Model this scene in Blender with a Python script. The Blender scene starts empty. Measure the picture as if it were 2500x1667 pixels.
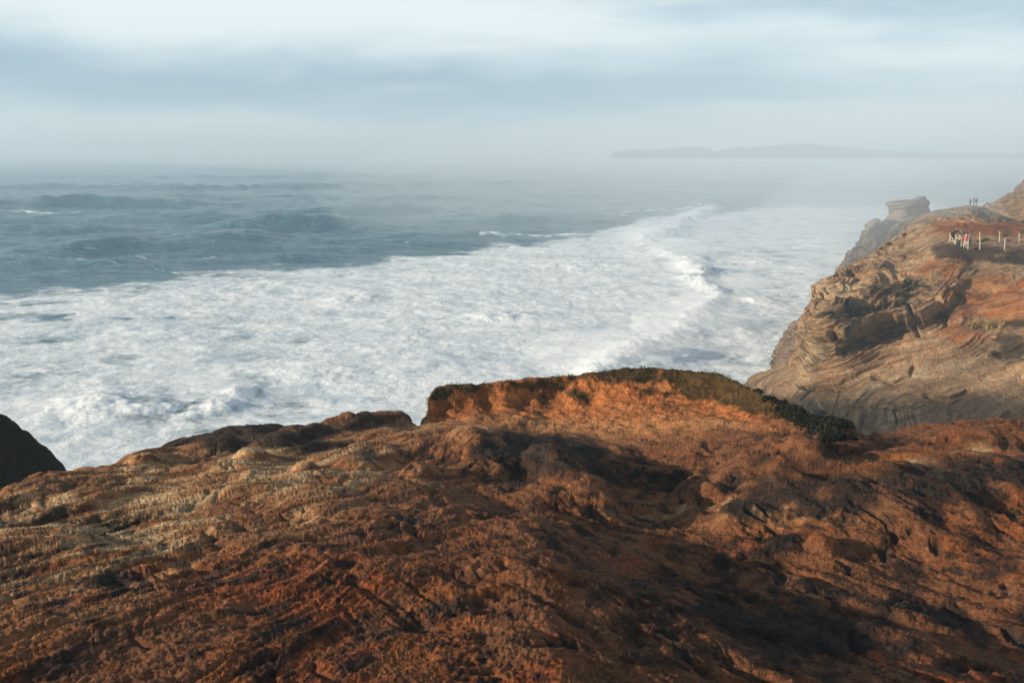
import bpy, bmesh, math, random
import numpy as np
from concurrent.futures import ThreadPoolExecutor
from mathutils import Vector

# ------------------------------------------------------------------ camera, world, sun, exposure
C = bpy.data.collections.new('scene_collection')
scn = bpy.context.scene
scn.collection.children.link(C)
H = 28.0                      # eye height above the sea
PITCH = math.radians(12.55)
FPX = 853.0                   # focal length in pixels of a 1024 px wide frame
CP, SP = math.cos(PITCH), math.sin(PITCH)
cam_d = bpy.data.cameras.new('camera')
cam_d.sensor_width = 36.0
cam_d.lens = FPX / 1024 * 36.0
cam_d.clip_start = 0.1
cam_d.clip_end = 20000
cam = bpy.data.objects.new('camera', cam_d)
C.objects.link(cam)
cam.location = (0, 0, H)
cam.rotation_euler = (math.pi / 2 - PITCH, 0, 0)
scn.camera = cam
scn.render.resolution_x, scn.render.resolution_y = 1024, 682

SUN_EL = math.radians(16.5)
SUN_AZ = math.radians(-104.0)          # from +Y (view direction), negative = to the left
sd = Vector((math.sin(SUN_AZ) * math.cos(SUN_EL), math.cos(SUN_AZ) * math.cos(SUN_EL), math.sin(SUN_EL)))
sl = bpy.data.lights.new('sun', 'SUN')
sl.energy = 5.0
sl.angle = math.radians(0.8)
sl.color = (1.0, 0.83, 0.63)
sun = bpy.data.objects.new('sun', sl)
C.objects.link(sun)
sun.rotation_euler = sd.to_track_quat('Z', 'Y').to_euler()

scn.view_settings.view_transform = 'Standard'
scn.view_settings.look = 'None'
scn.view_settings.exposure = 0.5
scn.view_settings.gamma = 1.0
scn.cycles.use_denoising = True
scn.cycles.volume_bounces = 4
scn.cycles.max_bounces = 8
scn.cycles.diffuse_bounces = 3
scn.cycles.glossy_bounces = 2
scn.cycles.use_adaptive_sampling = False


class NT:
    """Short node-tree writer."""
    def __init__(s, tree):
        s.t = tree
        s.t.nodes.clear()

    def n(s, kind, **kw):
        o = s.t.nodes.new(kind)
        for k, v in kw.items():
            if k[0] == '_':
                setattr(o, k[1:], v)
        return o

    def put(s, sock, v):
        if v is None:
            return
        if hasattr(v, 'is_linked'):
            s.t.links.new(v, sock)
        else:
            sock.default_value = v

    def math(s, op, a, b=None, c=None, clamp=False):
        o = s.n('ShaderNodeMath', _operation=op, _use_clamp=clamp)
        s.put(o.inputs[0], a); s.put(o.inputs[1], b); s.put(o.inputs[2], c)
        return o.outputs[0]

    def mix(s, f, a, b, mode='MIX'):
        o = s.n('ShaderNodeMix', _data_type='RGBA', _blend_type=mode)
        s.put(o.inputs[0], f)
        s.put(o.inputs[6], (*a, 1) if isinstance(a, tuple) and len(a) == 3 else a)
        s.put(o.inputs[7], (*b, 1) if isinstance(b, tuple) and len(b) == 3 else b)
        return o.outputs[2]

    def noise(s, vec, scale, detail=5, rough=0.6, dist=0.0, kind=None):
        o = s.n('ShaderNodeTexNoise')
        if kind:
            o.noise_type = kind
            o.normalize = True
        s.put(o.inputs['Vector'], vec)
        o.inputs['Scale'].default_value = scale
        o.inputs['Detail'].default_value = detail
        o.inputs['Roughness'].default_value = rough
        o.inputs['Distortion'].default_value = dist
        return o.outputs['Fac']

    def ramp(s, v, lo, hi, a=0.0, b=1.0, smooth=True):
        o = s.n('ShaderNodeMapRange', _interpolation_type='SMOOTHSTEP' if smooth else 'LINEAR')
        s.put(o.inputs[0], v)
        s.put(o.inputs[1], lo); s.put(o.inputs[2], hi); s.put(o.inputs[3], a); s.put(o.inputs[4], b)
        return o.outputs[0]

    def scale(s, vec, xyz, rot=(0, 0, 0)):
        o = s.n('ShaderNodeMapping')
        s.put(o.inputs[0], vec)
        o.inputs['Scale'].default_value = xyz
        o.inputs['Rotation'].default_value = rot
        return o.outputs[0]

    def attr(s, name, what='Fac'):
        o = s.n('ShaderNodeAttribute', _attribute_name=name)
        return o.outputs[what]


def build_world():
    w = bpy.data.worlds.new('World')
    scn.world = w
    w.use_nodes = True
    k = NT(w.node_tree)
    out = k.n('ShaderNodeOutputWorld')
    bg = k.n('ShaderNodeBackground')
    k.t.links.new(bg.outputs[0], out.inputs[0])
    sky = k.n('ShaderNodeTexSky', _sky_type='NISHITA')
    sky.sun_disc = False
    sky.sun_elevation = SUN_EL
    sky.sun_rotation = SUN_AZ
    sky.altitude = 30
    sky.air_density = 1.0
    sky.dust_density = 1.5
    tc = k.n('ShaderNodeTexCoord')
    d = tc.outputs['Generated']
    sep = k.n('ShaderNodeSeparateXYZ')
    k.put(sep.inputs[0], d)
    x, y, z = sep.outputs
    el = k.math('MULTIPLY', k.math('ARCSINE', z), 57.2958)
    az = k.math('MULTIPLY', k.math('ARCTAN2', x, y), 57.2958)
    cmb = k.n('ShaderNodeCombineXYZ')
    k.put(cmb.inputs[0], az); k.put(cmb.inputs[1], el)
    v = cmb.outputs[0]
    wv = k.noise(k.scale(v, (0.035, 0.10, 1)), 1.0, 4, 0.55)          # bends the cloud bands
    el2 = k.math('ADD', el, k.math('MULTIPLY', k.math('SUBTRACT', wv, 0.5), 5.0))
    c2 = k.n('ShaderNodeCombineXYZ')
    k.put(c2.inputs[0], az); k.put(c2.inputs[1], el2)
    v2 = c2.outputs[0]
    n1 = k.noise(k.scale(v2, (0.022, 0.13, 1), (0, 0, 0.05)), 1.0, 5, 0.5, 0.3)
    n2 = k.noise(k.scale(v2, (0.07, 0.34, 1), (0, 0, -0.06)), 1.0, 6, 0.55, 0.4)
    n3 = k.noise(k.scale(v2, (0.16, 0.62, 1), (0, 0, -0.1)), 1.0, 5, 0.55, 0.3)
    base = k.math('ADD', k.math('ADD', k.math('MULTIPLY', n1, 0.62), k.math('MULTIPLY', n2, 0.50)), k.math('MULTIPLY', k.math('SUBTRACT', n3, 0.64), 0.22))

    def blob(a0, e0, sa, se, amp):
        qa = k.math('DIVIDE', k.math('SUBTRACT', az, a0), sa)
        qe = k.math('DIVIDE', k.math('SUBTRACT', el2, e0), se)
        r = k.math('ADD', k.math('MULTIPLY', qa, qa), k.math('MULTIPLY', qe, qe))
        return k.math('MULTIPLY', k.math('EXPONENT', k.math('MULTIPLY', r, -1.0)), amp)
    for b in CLOUDS:
        base = k.math('ADD', base, blob(*b))
    f = k.ramp(base, 0.16, 0.84)
    deck = k.mix(f, (1.6, 3.0, 4.2), (7.0, 7.7, 7.8))               # thin blue-grey to bright white cloud
    col = k.mix(0.90, sky.outputs[0], deck)
    # sky dimmed overhead, out of view, to deepen shadows on the ground
    col = k.mix(k.ramp(el, 13, 40), col, k.mix(1.0, col, (0.26, 0.30, 0.36), 'MULTIPLY'))
    k.put(bg.inputs[0], col)
    bg.inputs[1].default_value = 0.095
    return w


# cloud masses: azimuth, elevation, half widths (degrees), amount
CLOUDS = [(-17, 8.6, 13, 1.9, 0.44), (-2, 8.0, 8, 1.8, 0.20), (8, 7.2, 6, .9, 0.14), (-31, 5.6, 5, 1.6, -0.26), (-24, 3.9, 13, 1.4, -0.34),
          (-3, 3.3, 10, 1.7, -0.26), (10, 3.6, 8, 1.3, -0.12), (24, 5.2, 8, 1.1, 0.14), (28, 1.4, 12, 1.5, 0.18), (27, 8.6, 10, 1.1, -.14), (14, 8.8, 6, .8, -.10),
          (-6, 3.5, 4, 0.5, 0.18), (-26, 1.6, 10, .8, .10)]
build_world()


# ------------------------------------------------------------------ helpers
def obj(name, me, mat=None, parent=None, label=None, cat=None, group=None, kind=None):
    o = bpy.data.objects.new(name, me)
    C.objects.link(o)
    if mat is not None:
        for m in (mat if isinstance(mat, (list, tuple)) else [mat]):
            me.materials.append(m)
    if parent:
        o.parent = parent
    tag(o, label, cat, group, kind)
    return o


def tag(o, label=None, cat=None, group=None, kind=None):
    if label: o['label'] = label
    if cat: o['category'] = cat
    if group: o['group'] = group
    if kind: o['kind'] = kind
    return o


def empty(name, loc, rz=0, **kw):
    o = bpy.data.objects.new(name, None)
    C.objects.link(o)
    o.location = loc
    o.rotation_euler = (0, 0, rz)
    o.empty_display_size = 0.3
    return tag(o, **kw)


def mesh_np(name, co, faces, smooth=True):
    """co (n,3); faces (m,3) or (m,4)"""
    me = bpy.data.meshes.new(name)
    n, (m, q) = len(co), faces.shape
    me.vertices.add(n)
    me.vertices.foreach_set('co', np.ascontiguousarray(co, dtype=np.float32).ravel())
    me.loops.add(m * q)
    me.loops.foreach_set('vertex_index', np.ascontiguousarray(faces, dtype=np.int32).ravel())
    me.polygons.add(m)
    me.polygons.foreach_set('loop_start', np.arange(0, m * q, q, dtype=np.int32))
    me.polygons.foreach_set('use_smooth', np.full(m, smooth, dtype=bool))
    me.update(calc_edges=True)
    return me


def add_col(me, name, rgb):
    a = me.attributes.new(name, 'FLOAT_COLOR', 'POINT')
    d = np.ones((len(rgb), 4), dtype=np.float32)
    d[:, :3] = rgb
    a.data.foreach_set('color', d.ravel())


def add_f(me, name, v):
    a = me.attributes.new(name, 'FLOAT', 'POINT')
    a.data.foreach_set('value', np.ascontiguousarray(v, dtype=np.float32).ravel())


def grid_faces(nc, nr, flip=False):
    i = np.arange(nc - 1)[:, None] * nr + np.arange(nr - 1)[None, :]
    i = i.ravel()
    f = np.stack([i, i + nr, i + nr + 1, i + 1], 1)
    return f[:, ::-1] if flip else f


def grid_normals(P):
    du = np.gradient(P, axis=0)
    dv = np.gradient(P, axis=1)
    n = np.cross(du, dv)
    return n / np.maximum(np.linalg.norm(n, axis=2, keepdims=True), 1e-9)


RNG = np.random.default_rng(7)
PERM = RNG.permutation(256).astype(np.int32)
GR = RNG.normal(size=(256, 3)).astype(np.float32)
GR /= np.linalg.norm(GR, axis=1, keepdims=True)
GX, GY, GZ = (np.ascontiguousarray(GR[:, i]) for i in range(3))
POOL = ThreadPoolExecutor(4)


def perlin(x, y, z=None):
    sh = np.shape(x)
    x = np.asarray(x, np.float32).ravel(); y = np.broadcast_to(np.asarray(y, np.float32), sh).ravel()
    z = np.zeros_like(x) if z is None else np.broadcast_to(np.asarray(z, np.float32), sh).ravel()
    out = np.empty_like(x)
    CH = 40000

    def part(s):
        xs, ys, zs = x[s:s + CH], y[s:s + CH], z[s:s + CH]
        xf, yf, zf = np.floor(xs), np.floor(ys), np.floor(zs)
        xi, yi, zi = xf.astype(np.int32), yf.astype(np.int32), zf.astype(np.int32)
        f = (xs - xf, ys - yf, zs - zf)
        w = [t * t * t * (t * (t * 6 - 15) + 10) for t in f]
        r = np.zeros_like(xs)
        for dx in (0, 1):
            a = PERM[(xi + dx) & 255]
            wx = w[0] if dx else 1 - w[0]
            for dy in (0, 1):
                b = PERM[(a + yi + dy) & 255]
                wy = wx * (w[1] if dy else 1 - w[1])
                for dz in (0, 1):
                    h = PERM[(b + zi + dz) & 255]
                    g = GX[h] * (f[0] - dx)
                    g += GY[h] * (f[1] - dy)
                    g += GZ[h] * (f[2] - dz)
                    g *= wy
                    g *= w[2] if dz else 1 - w[2]
                    r += g
        out[s:s + CH] = r
    list(POOL.map(part, range(0, len(x), CH)))
    return (out * 1.6).reshape(sh)


def fbm(x, y, z=None, oct=4, gain=0.5, lac=2.03):
    r, a, f = 0, 1.0, 1.0
    for i in range(oct):
        r = r + a * perlin(x * f + 13.7 * i, y * f - 7.1 * i, None if z is None else z * f + 3.3 * i)
        a *= gain; f *= lac
    return r


def ridged(x, y, z=None, oct=4, gain=0.5, lac=2.03):
    r, a, f = 0, 1.0, 1.0
    for i in range(oct):
        r = r + a * (1 - 2 * np.abs(perlin(x * f + 5.7 * i, y * f + 17.1 * i, None if z is None else z * f - 9.3 * i)))
        a *= gain; f *= lac
    return r


def sst(v, lo, hi):
    t = np.clip((v - lo) / (hi - lo), 0, 1)
    return t * t * (3 - 2 * t)


def mixc(c, col, f):
    f = np.clip(f, 0, 1)[..., None]
    return c * (1 - f) + np.asarray(col, np.float32) * f


def tand(py):
    """tangent of the angle below the horizon in the middle column of the view"""
    return np.tan(PITCH + np.arctan((np.asarray(py, float) - 341) / FPX))


def slope(px, py):
    """pixel of the photograph -> (x/y, z/y) of its line of sight"""
    u = (np.asarray(px, float) - 512) / FPX
    v = (np.asarray(py, float) - 341) / FPX
    dy = CP - v * SP
    return u / dy, (-SP - v * CP) / dy


def at(px, py, y):
    a, b = slope(px, py)
    return np.array([a * y, y, H + b * y])


def project(P):
    x, y, z = P[..., 0], P[..., 1], P[..., 2] - H
    f = y * CP - z * SP
    f = np.maximum(f, 0.05)
    return 512 + FPX * x / f, 341 + FPX * (-z * CP - y * SP) / f


def tps(ctrl, val, lam=0.0):
    """thin-plate spline through 2-D control points"""
    c = np.asarray(ctrl, float); v = np.asarray(val, float)
    s = np.ptp(c, axis=0).max()
    c = c / s

    def ker(r2):
        return 0.5 * r2 * np.log(np.maximum(r2, 1e-12))
    n = len(c)
    K = ker(((c[:, None] - c[None]) ** 2).sum(2)) + lam * np.eye(n)
    Q = np.hstack([np.ones((n, 1)), c])
    A = np.block([[K, Q], [Q.T, np.zeros((3, 3))]])
    w = np.linalg.solve(A, np.concatenate([v, np.zeros(3)]))

    def ev(x, y):
        sh = np.shape(x)
        x = np.ravel(x) / s; y = np.ravel(y) / s
        r = w[n] + w[n + 1] * x + w[n + 2] * y
        for i in range(n):
            r = r + w[i] * ker((x - c[i, 0]) ** 2 + (y - c[i, 1]) ** 2)
        return r.reshape(sh)
    return ev


# ------------------------------------------------------------------ materials
def rock_mat(name, fine=1.0, bump=0.5, dist=0.05, tint=(0.55, 1.35), rough=0.93, speck=0.0, stretch=(1, 1, 1), rot=(0, 0, 0), strata=0.0):
    m = bpy.data.materials.new(name)
    m.use_nodes = True
    k = NT(m.node_tree)
    out = k.n('ShaderNodeOutputMaterial')
    b = k.n('ShaderNodeBsdfPrincipled')
    k.t.links.new(b.outputs[0], out.inputs[0])
    g = k.n('ShaderNodeNewGeometry')
    p = k.scale(g.outputs['Position'], stretch, rot)
    base = k.attr('albedo', 'Color')
    n1 = k.noise(p, 2.2 * fine, 8, 0.68, 0.6)
    n2 = k.noise(p, 14.0 * fine, 6, 0.7)
    f = k.ramp(k.math('ADD', k.math('MULTIPLY', n1, 0.5), k.math('MULTIPLY', n2, 0.5)), 0.36, 0.64, tint[0], tint[1], False)
    col = k.mix(1.0, base, f, 'MULTIPLY')
    n3 = k.noise(p, 5.0 * fine, 6, 0.7)
    col = k.mix(k.ramp(n3, 0.56, 0.70, 0, 0.55), col, k.mix(1.0, col, (0.32, 0.36, 0.40), 'MULTIPLY'))
    if strata:
        ps = k.scale(k.scale(g.outputs['Position'], (1, 1, 1), (0, math.radians(20), 0)), (0.10, 0.10, 2.0))
        sa = k.noise(ps, 1.0, 8, 0.68, 0.15)
        sb = k.noise(k.scale(ps, (1.6, 1.6, 3.0)), 1.0, 6, 0.65, 0.1)
        st = k.math('ADD', k.math('MULTIPLY', sa, .55), k.math('MULTIPLY', sb, .45))
        col = k.mix(strata, col, k.mix(1.0, col, k.ramp(st, .38, .62, .25, 1.6, False), 'MULTIPLY'))
        n3 = k.math('ADD', k.math('MULTIPLY', n3, .5), k.math('MULTIPLY', st, 2.6))
    if speck:
        vr = k.noise(p, 42 * fine, 2, 0.5)
        col = k.mix(k.ramp(vr, 0.74, 0.78, 0, speck), col, (0.45, 0.42, 0.36))
    b.inputs['Specular IOR Level'].default_value = 0.15
    b.inputs['Roughness'].default_value = rough
    bp = k.n('ShaderNodeBump')
    bp.inputs['Strength'].default_value = bump
    bp.inputs['Distance'].default_value = dist
    rg = k.noise(p, 5 * fine, 9, 0.72, 0.5, 'RIDGED_MULTIFRACTAL')
    h = k.math('ADD', k.math('ADD', k.math('MULTIPLY', k.noise(p, 9 * fine, 10, 0.76), 0.8), k.math('MULTIPLY', n3, 0.6)), k.math('MULTIPLY', rg, 0.8))
    col = k.mix(k.ramp(rg, .10, .34, .32, 0), col, k.mix(1.0, col, (0.25, 0.25, 0.27), 'MULTIPLY'))
    k.put(b.inputs['Base Color'], col)
    k.put(bp.inputs['Height'], h)
    k.put(b.inputs['Normal'], bp.outputs[0])
    return m


def plain(name, col, rough=0.8, var=0.25, scale=30, spec=0.3):
    m = bpy.data.materials.new(name)
    m.use_nodes = True
    k = NT(m.node_tree)
    out = k.n('ShaderNodeOutputMaterial')
    b = k.n('ShaderNodeBsdfPrincipled')
    k.t.links.new(b.outputs[0], out.inputs[0])
    tc = k.n('ShaderNodeTexCoord')
    n = k.noise(tc.outputs['Object'], scale, 4, 0.6)
    f = k.ramp(n, 0.3, 0.7, 1 - var, 1 + var, False)
    k.put(b.inputs['Base Color'], k.mix(1.0, col, f, 'MULTIPLY'))
    b.inputs['Roughness'].default_value = rough
    b.inputs['Specular IOR Level'].default_value = spec
    return m


# ------------------------------------------------------------------ sea
FOAM_EDGE = np.array([(-200, 288), (0, 283), (83, 279), (144, 272), (187, 269), (222, 262.5), (305, 261), (370, 257), (392, 250),
                      (479, 244), (523, 239), (588, 233), (631, 219), (662, 211), (697, 205), (718, 209), (731, 207), (760, 200),
                      (1300, 197)], float)  # right end pushed outward: foam white stands in for pale haze there
SURF_LINE = [(716, 206), (700, 213), (679, 226), (655, 233), (646, 238), (666, 248), (690, 260), (705, 275), (714, 292),
             (708, 308), (694, 322), (668, 335), (644, 345), (618, 358), (600, 372)]


def seg_dist(px, py, line, ky=1.0):
    """distance to a polyline, and how far along it"""
    best = np.full(px.shape, 1e9); side = np.zeros(px.shape)
    for (x0, y0), (x1, y1) in zip(line[:-1], line[1:]):
        dx, dy = x1 - x0, (y1 - y0) * ky
        qx, qy = px - x0, (py - y0) * ky
        t = np.clip((qx * dx + qy * dy) / (dx * dx + dy * dy + 1e-9), 0, 1)
        d = np.hypot(qx - t * dx, qy - t * dy)
        s = np.sign(dx * qy - dy * qx)
        m = d < best
        best = np.where(m, d, best); side = np.where(m, s, side)
    return best, side


def build_sea():
    nc, nr = 1250, 900
    az = np.linspace(-0.78, 0.78, nc)
    # rows: finer towards the horizon in distance, even in the picture
    t = np.linspace(0, 1, nr)
    py = 153.0 + (560 - 153.0) * t ** 1.25
    yy = H / tand(py)
    yy[0] = 11800
    A, Y = np.meshgrid(az, yy, indexing='ij')
    X = A * Y
    Pp = np.stack([X, Y, np.zeros_like(X)], 2)
    px, pv = project(Pp)
    # swell: bands of long waves coming in from the open sea, crests nearly across the view
    near = sst(Y, 60, 160)
    open_ = sst(np.interp(px, FOAM_EDGE[:, 0], FOAM_EDGE[:, 1]) + 4 - pv, -6, 10)
    wob = fbm(X / 160, Y / 160, oct=3)
    z = 0
    for L, amp, ang, ph in ((95, .7, .06, 0), (61, .5, -.10, 2), (38, .42, .14, 1), (24, .36, -.05, 4), (15, .30, .2, 3), (9.5, .2, -.2, 5)):
        ca, sa = math.cos(ang), math.sin(ang)
        ph2 = (Y * ca - X * sa) * 2 * math.pi / L + ph + wob * 5 * (40 / L) ** 0.3
        g = 0.5 + 0.9 * perlin(X / (L * 2.1) + ph, Y / (L * 1.5) - ph)
        z = z + amp * np.clip(g, 0, 1.4) * (1 - 2 * np.abs(np.sin(ph2 / 2)) ** 1.2)
    z = z + (.8 * fbm(X / 40, Y / 14, oct=4, gain=.55) + .55 * ridged(X / 30 + 3, Y / 12, oct=4, gain=.5)) * open_
    z = z * (0.35 + 0.65 * open_)
    # the named swells that stand out (pixel of the crest's middle, half width, height)
    for qx, qy, hw, ht, tilt in ((75, 207, 75, 4.6, -0.03), (290, 228, 45, 4.6, -.02), (240, 245, 40, 2.4, 0), (270, 189, 90, 2.6, -.05), (55, 189, 90, 3.0, 0.02),
                                 (350, 213, 65, 2.4, -.02), (100, 252, 70, 2.6, -.08), (185, 219, 60, 1.8, .05), (430, 200, 60, 2.4, 0), (40, 232, 60, 2.0, 0),
                                 (520, 222, 40, 1.6, .03), (470, 184, 80, 2.0, 0), (160, 178, 120, 2.2, 0), (385, 177, 90, 1.8, 0), (20, 266, 50, 1.5, -.05)):
        y0 = H / float(tand(qy)); a0 = float(slope(qx, qy)[0]); w = 1.5 * hw / FPX * y0
        dx = X - a0 * y0
        dy = Y - y0 + tilt * dx * 6 + (dx / w) ** 2 * 3 + 7 * perlin(X / 30, Y / 60 + qx)
        f = np.exp(-(dx / w) ** 2)
        prof = np.where(dy < 0, np.exp(-np.abs(dy / 6.5) ** 1.6), np.exp(-(dy / 20.0) ** 2)) * (1 + .25 * perlin(X / 9, Y / 9))
        z = z + 1.2 * ht * f * prof
    # foam
    edge = np.interp(px, FOAM_EDGE[:, 0], FOAM_EDGE[:, 1])
    en = 5.0 * fbm(px / 60, pv / 14, oct=4) * np.clip((pv - 165) / 90, 0.3, 1)
    inside = sst(pv + 1.0 * en - edge, -5.0, 13.0)
    sd, side = seg_dist(px + 16 * perlin(X / 26, Y / 26) + 7 * perlin(X / 8, Y / 8), pv + 4 * perlin(X / 20 + 9, Y / 20), SURF_LINE, 1.4)
    lump = ridged(X / 9, Y / 11, oct=4)
    lump2 = fbm(X / 3.2, Y / 3.2, oct=4)
    surf = np.exp(-(sd / np.interp(pv, [200, 250, 350], [7, 9, 17])) ** 2)
    rough = fbm(X / 22, Y / 22, oct=5, gain=0.6)
    z = z + inside * (0.30 * rough + 0.07 * lump2 + 0.08 * lump * near) + surf * (.9 + .8 * perlin(X / 30 + 5, Y / 40)) * (1.0 + 0.25 * lump2 + 0.45 * rough)
    # other broken crests inside the foam
    for qx, qy, hw, ht in ((215, 405, 36, 2.2), (140, 410, 40, 1.6), (100, 402, 50, 1.2), (350, 300, 24, 1.2), (500, 318, 40, 1.4), (580, 265, 60, 1.0),
                           (240, 395, 20, 1.5), (270, 285, 30, 0.8), (400, 345, 40, 0.8), (330, 375, 40, 0.8), (640, 370, 50, 1.2), (760, 300, 30, 1.0), (780, 262, 40, .8),
                           (740, 330, 30, 1.0), (700, 385, 40, 1.0)):
        y0 = H / float(tand(qy)); a0 = float(slope(qx, qy)[0]); w = hw / FPX * y0
        dx = X - a0 * y0
        dy = Y - y0 + 3 * perlin(X / 9, Y / 9 + qy)
        z = z + ht * .6 * np.exp(-(dx / w) ** 2 - (dy / 5.0) ** 2) * (0.9 + 0.2 * lump2 + .3 * rough)
    Pp[..., 2] = z
    foam = inside * (0.66 + 0.17 * rough + 0.10 * lump)
    foam = foam + 0.8 * surf * inside + 0.10 * inside * np.exp(-((px - 560) / 240) ** 2)
    foam -= 0.10 * inside * np.exp(-((px - 110) / 170) ** 2 - ((pv - 350) / 45) ** 2)
    foam -= 0.08 * inside * sst(px, 705, 760)
    foam -= .30 * inside * np.exp(-((pv - edge) / 16) ** 2) * sst(560 - px, 0, 200)
    foam -= .22 * inside * sst(perlin(X / 34 + 7, Y / 15, None) + .4 * perlin(X / 9, Y / 6), .1, .7) * np.exp(-((px - 130) / 210) ** 2)
    # streaks and thin crests of foam outside the main field
    for line, wd, am in (([(480, 235), (540, 236), (612, 236)], 3.0, .75), ([(610, 214), (650, 211), (700, 206)], 3.5, .7), ([(0, 212), (60, 214), (130, 210)], 1.2, .6),
                         ([(210, 211), (238, 208)], 1.3, .6), ([(120, 258), (180, 261), (230, 258)], 1.6, .6), ([(0, 263), (90, 265), (200, 274)], 1.5, .6),
                         ([(0, 212), (30, 213)], 1.6, .8), ([(400, 245), (440, 243)], 1.5, .6)):
        d, _ = seg_dist(px, pv + 1.5 * perlin(px / 25, pv / 10), line, 2.0)
        foam = np.maximum(foam, am * np.exp(-(d / wd) ** 2) * (0.75 + 0.5 * perlin(px / 9, pv / 2)))
    me = mesh_np('sea', Pp.reshape(-1, 3), grid_faces(nc, nr))
    add_f(me, 'foam', np.clip(foam, 0, 1.5))
    m = bpy.data.materials.new('sea_water')
    m.use_nodes = True
    k = NT(m.node_tree)
    out = k.n('ShaderNodeOutputMaterial')
    g = k.n('ShaderNodeNewGeometry')
    pos = g.outputs['Position']
    wat = k.n('ShaderNodeBsdfPrincipled')
    k.put(wat.inputs['Base Color'], k.mix(k.noise(pos, 0.02, 3), (0.045, 0.140, 0.215), (0.060, 0.210, 0.275)))
    wat.inputs['Roughness'].default_value = 0.16
    wat.inputs['IOR'].default_value = 1.33
    wat.inputs['Specular IOR Level'].default_value = 0.5
    bp = k.n('ShaderNodeBump')
    bp.inputs['Strength'].default_value = 1.0
    bp.inputs['Distance'].default_value = 1.3
    chop = k.math('ADD', k.math('MULTIPLY', k.noise(k.scale(pos, (0.10, 0.26, 0.2)), 1.0, 7, 0.62, 0.6), 2.4),
                  k.math('MULTIPLY', k.noise(k.scale(pos, (0.5, 1.1, 1)), 1.0, 6, 0.65, 0.4), 0.35))
    k.put(bp.inputs['Height'], chop)
    k.put(wat.inputs['Normal'], bp.outputs[0])
    fo = k.n('ShaderNodeBsdfPrincipled')
    vn = k.math('ABSOLUTE', k.math('SUBTRACT', k.noise(k.scale(pos, (0.22, 0.20, 1)), 1.0, 7, 0.62, 1.2), 0.5))
    vn2 = k.math('ABSOLUTE', k.math('SUBTRACT', k.noise(k.scale(pos, (0.06, 0.10, 1), (0, 0, .2)), 1.0, 8, 0.62, 1.0), 0.5))
    web = k.math('ADD', k.ramp(vn, 0.0, 0.11, .4, 0), k.ramp(vn2, 0.0, 0.09, .4, 0))      # white threads of fresh foam over thinner, bluer foam
    fcol = k.mix(k.math('ADD', web, k.ramp(k.noise(pos, 0.07, 6, 0.65), .40, .60, .15, .7), clamp=True), (0.66, 0.77, 0.84), (0.93, 0.96, 0.97))
    k.put(fo.inputs['Base Color'], fcol)
    fo.inputs['Roughness'].default_value = 0.9
    fo.inputs['Specular IOR Level'].default_value = 0.1
    fcol = k.mix(k.ramp(k.noise(k.scale(pos, (0.020, 0.055, 1)), 1.0, 6, .6, .6), .50, .68, 0, .55), fcol, (0.56, 0.68, 0.76))
    b2 = k.n('ShaderNodeBump')
    b2.inputs['Strength'].default_value = 0.5
    b2.inputs['Distance'].default_value = 0.5
    k.put(b2.inputs['Height'], k.math('ADD', k.noise(pos, 0.45, 8, 0.68, 1.0), k.math('MULTIPLY', k.noise(pos, 2.2, 6, 0.65), 0.3)))
    k.put(fo.inputs['Normal'], b2.outputs[0])
    # lacy foam: thick where the mask is strong, veins where it is thin
    a = k.attr('foam')
    lace = k.math('ADD', k.math('MULTIPLY', k.noise(k.scale(pos, (0.16, 0.24, 1)), 1.0, 9, 0.70, 1.6), 0.9),
                  k.math('MULTIPLY', k.noise(k.scale(pos, (0.04, 0.075, 1)), 1.0, 6, 0.65, 1.0), 0.7))
    f = k.ramp(k.math('ADD', k.math('MULTIPLY', a, 1.0), k.math('SUBTRACT', lace, 0.83)), 0.30, 0.66)
    f = k.math('MULTIPLY', f, k.ramp(a, 0.05, 0.3))
    f = k.math('MULTIPLY', f, k.math('ADD', .80, k.math('MULTIPLY', web, .25), clamp=True))
    mx = k.n('ShaderNodeMixShader')
    k.put(mx.inputs[0], k.math('MULTIPLY', f, 0.96))
    k.t.links.new(wat.outputs[0], mx.inputs[1])
    k.t.links.new(fo.outputs[0], mx.inputs[2])
    k.t.links.new(mx.outputs[0], out.inputs[0])
    obj('sea', me, m, kind='structure')


build_sea()

# ------------------------------------------------------------------ foreground terrain (a height field on the bluff)
def plane_y(py):
    return 2.5 / (tand(py) - 0.2)


def ground_at(px, py):
    """x, y of the smooth slope under a pixel"""
    y = plane_y(py)
    return float(slope(px, py)[0] * y), float(y)


LIP = [(-150, 520), (-60, 497), (0, 498), (26, 488), (57, 480), (94, 470), (144, 449), (183, 434), (222, 423.5), (248, 420), (283, 421.5), (331, 419), (370, 417),
       (387, 415), (400, 415), (411, 420), (421, 421.5)]
RIDGE = [(418, 421, 21.4), (424, 412, 21.6), (428, 398, 22.4), (437, 390, 22.9), (492, 383, 23.6), (566, 377, 24.6), (627, 369.5, 25.0), (679, 371, 25.0), (718, 374.5, 24.3), (740, 385, 23.3),
         (766, 398, 22.0), (805, 416, 20.4), (845, 431, 19.2), (870, 434, 19.0)]
RLIP = [(823, 440), (853, 434), (914, 425.5), (980, 421), (1024, 420), (1120, 424), (1250, 430)]


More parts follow.
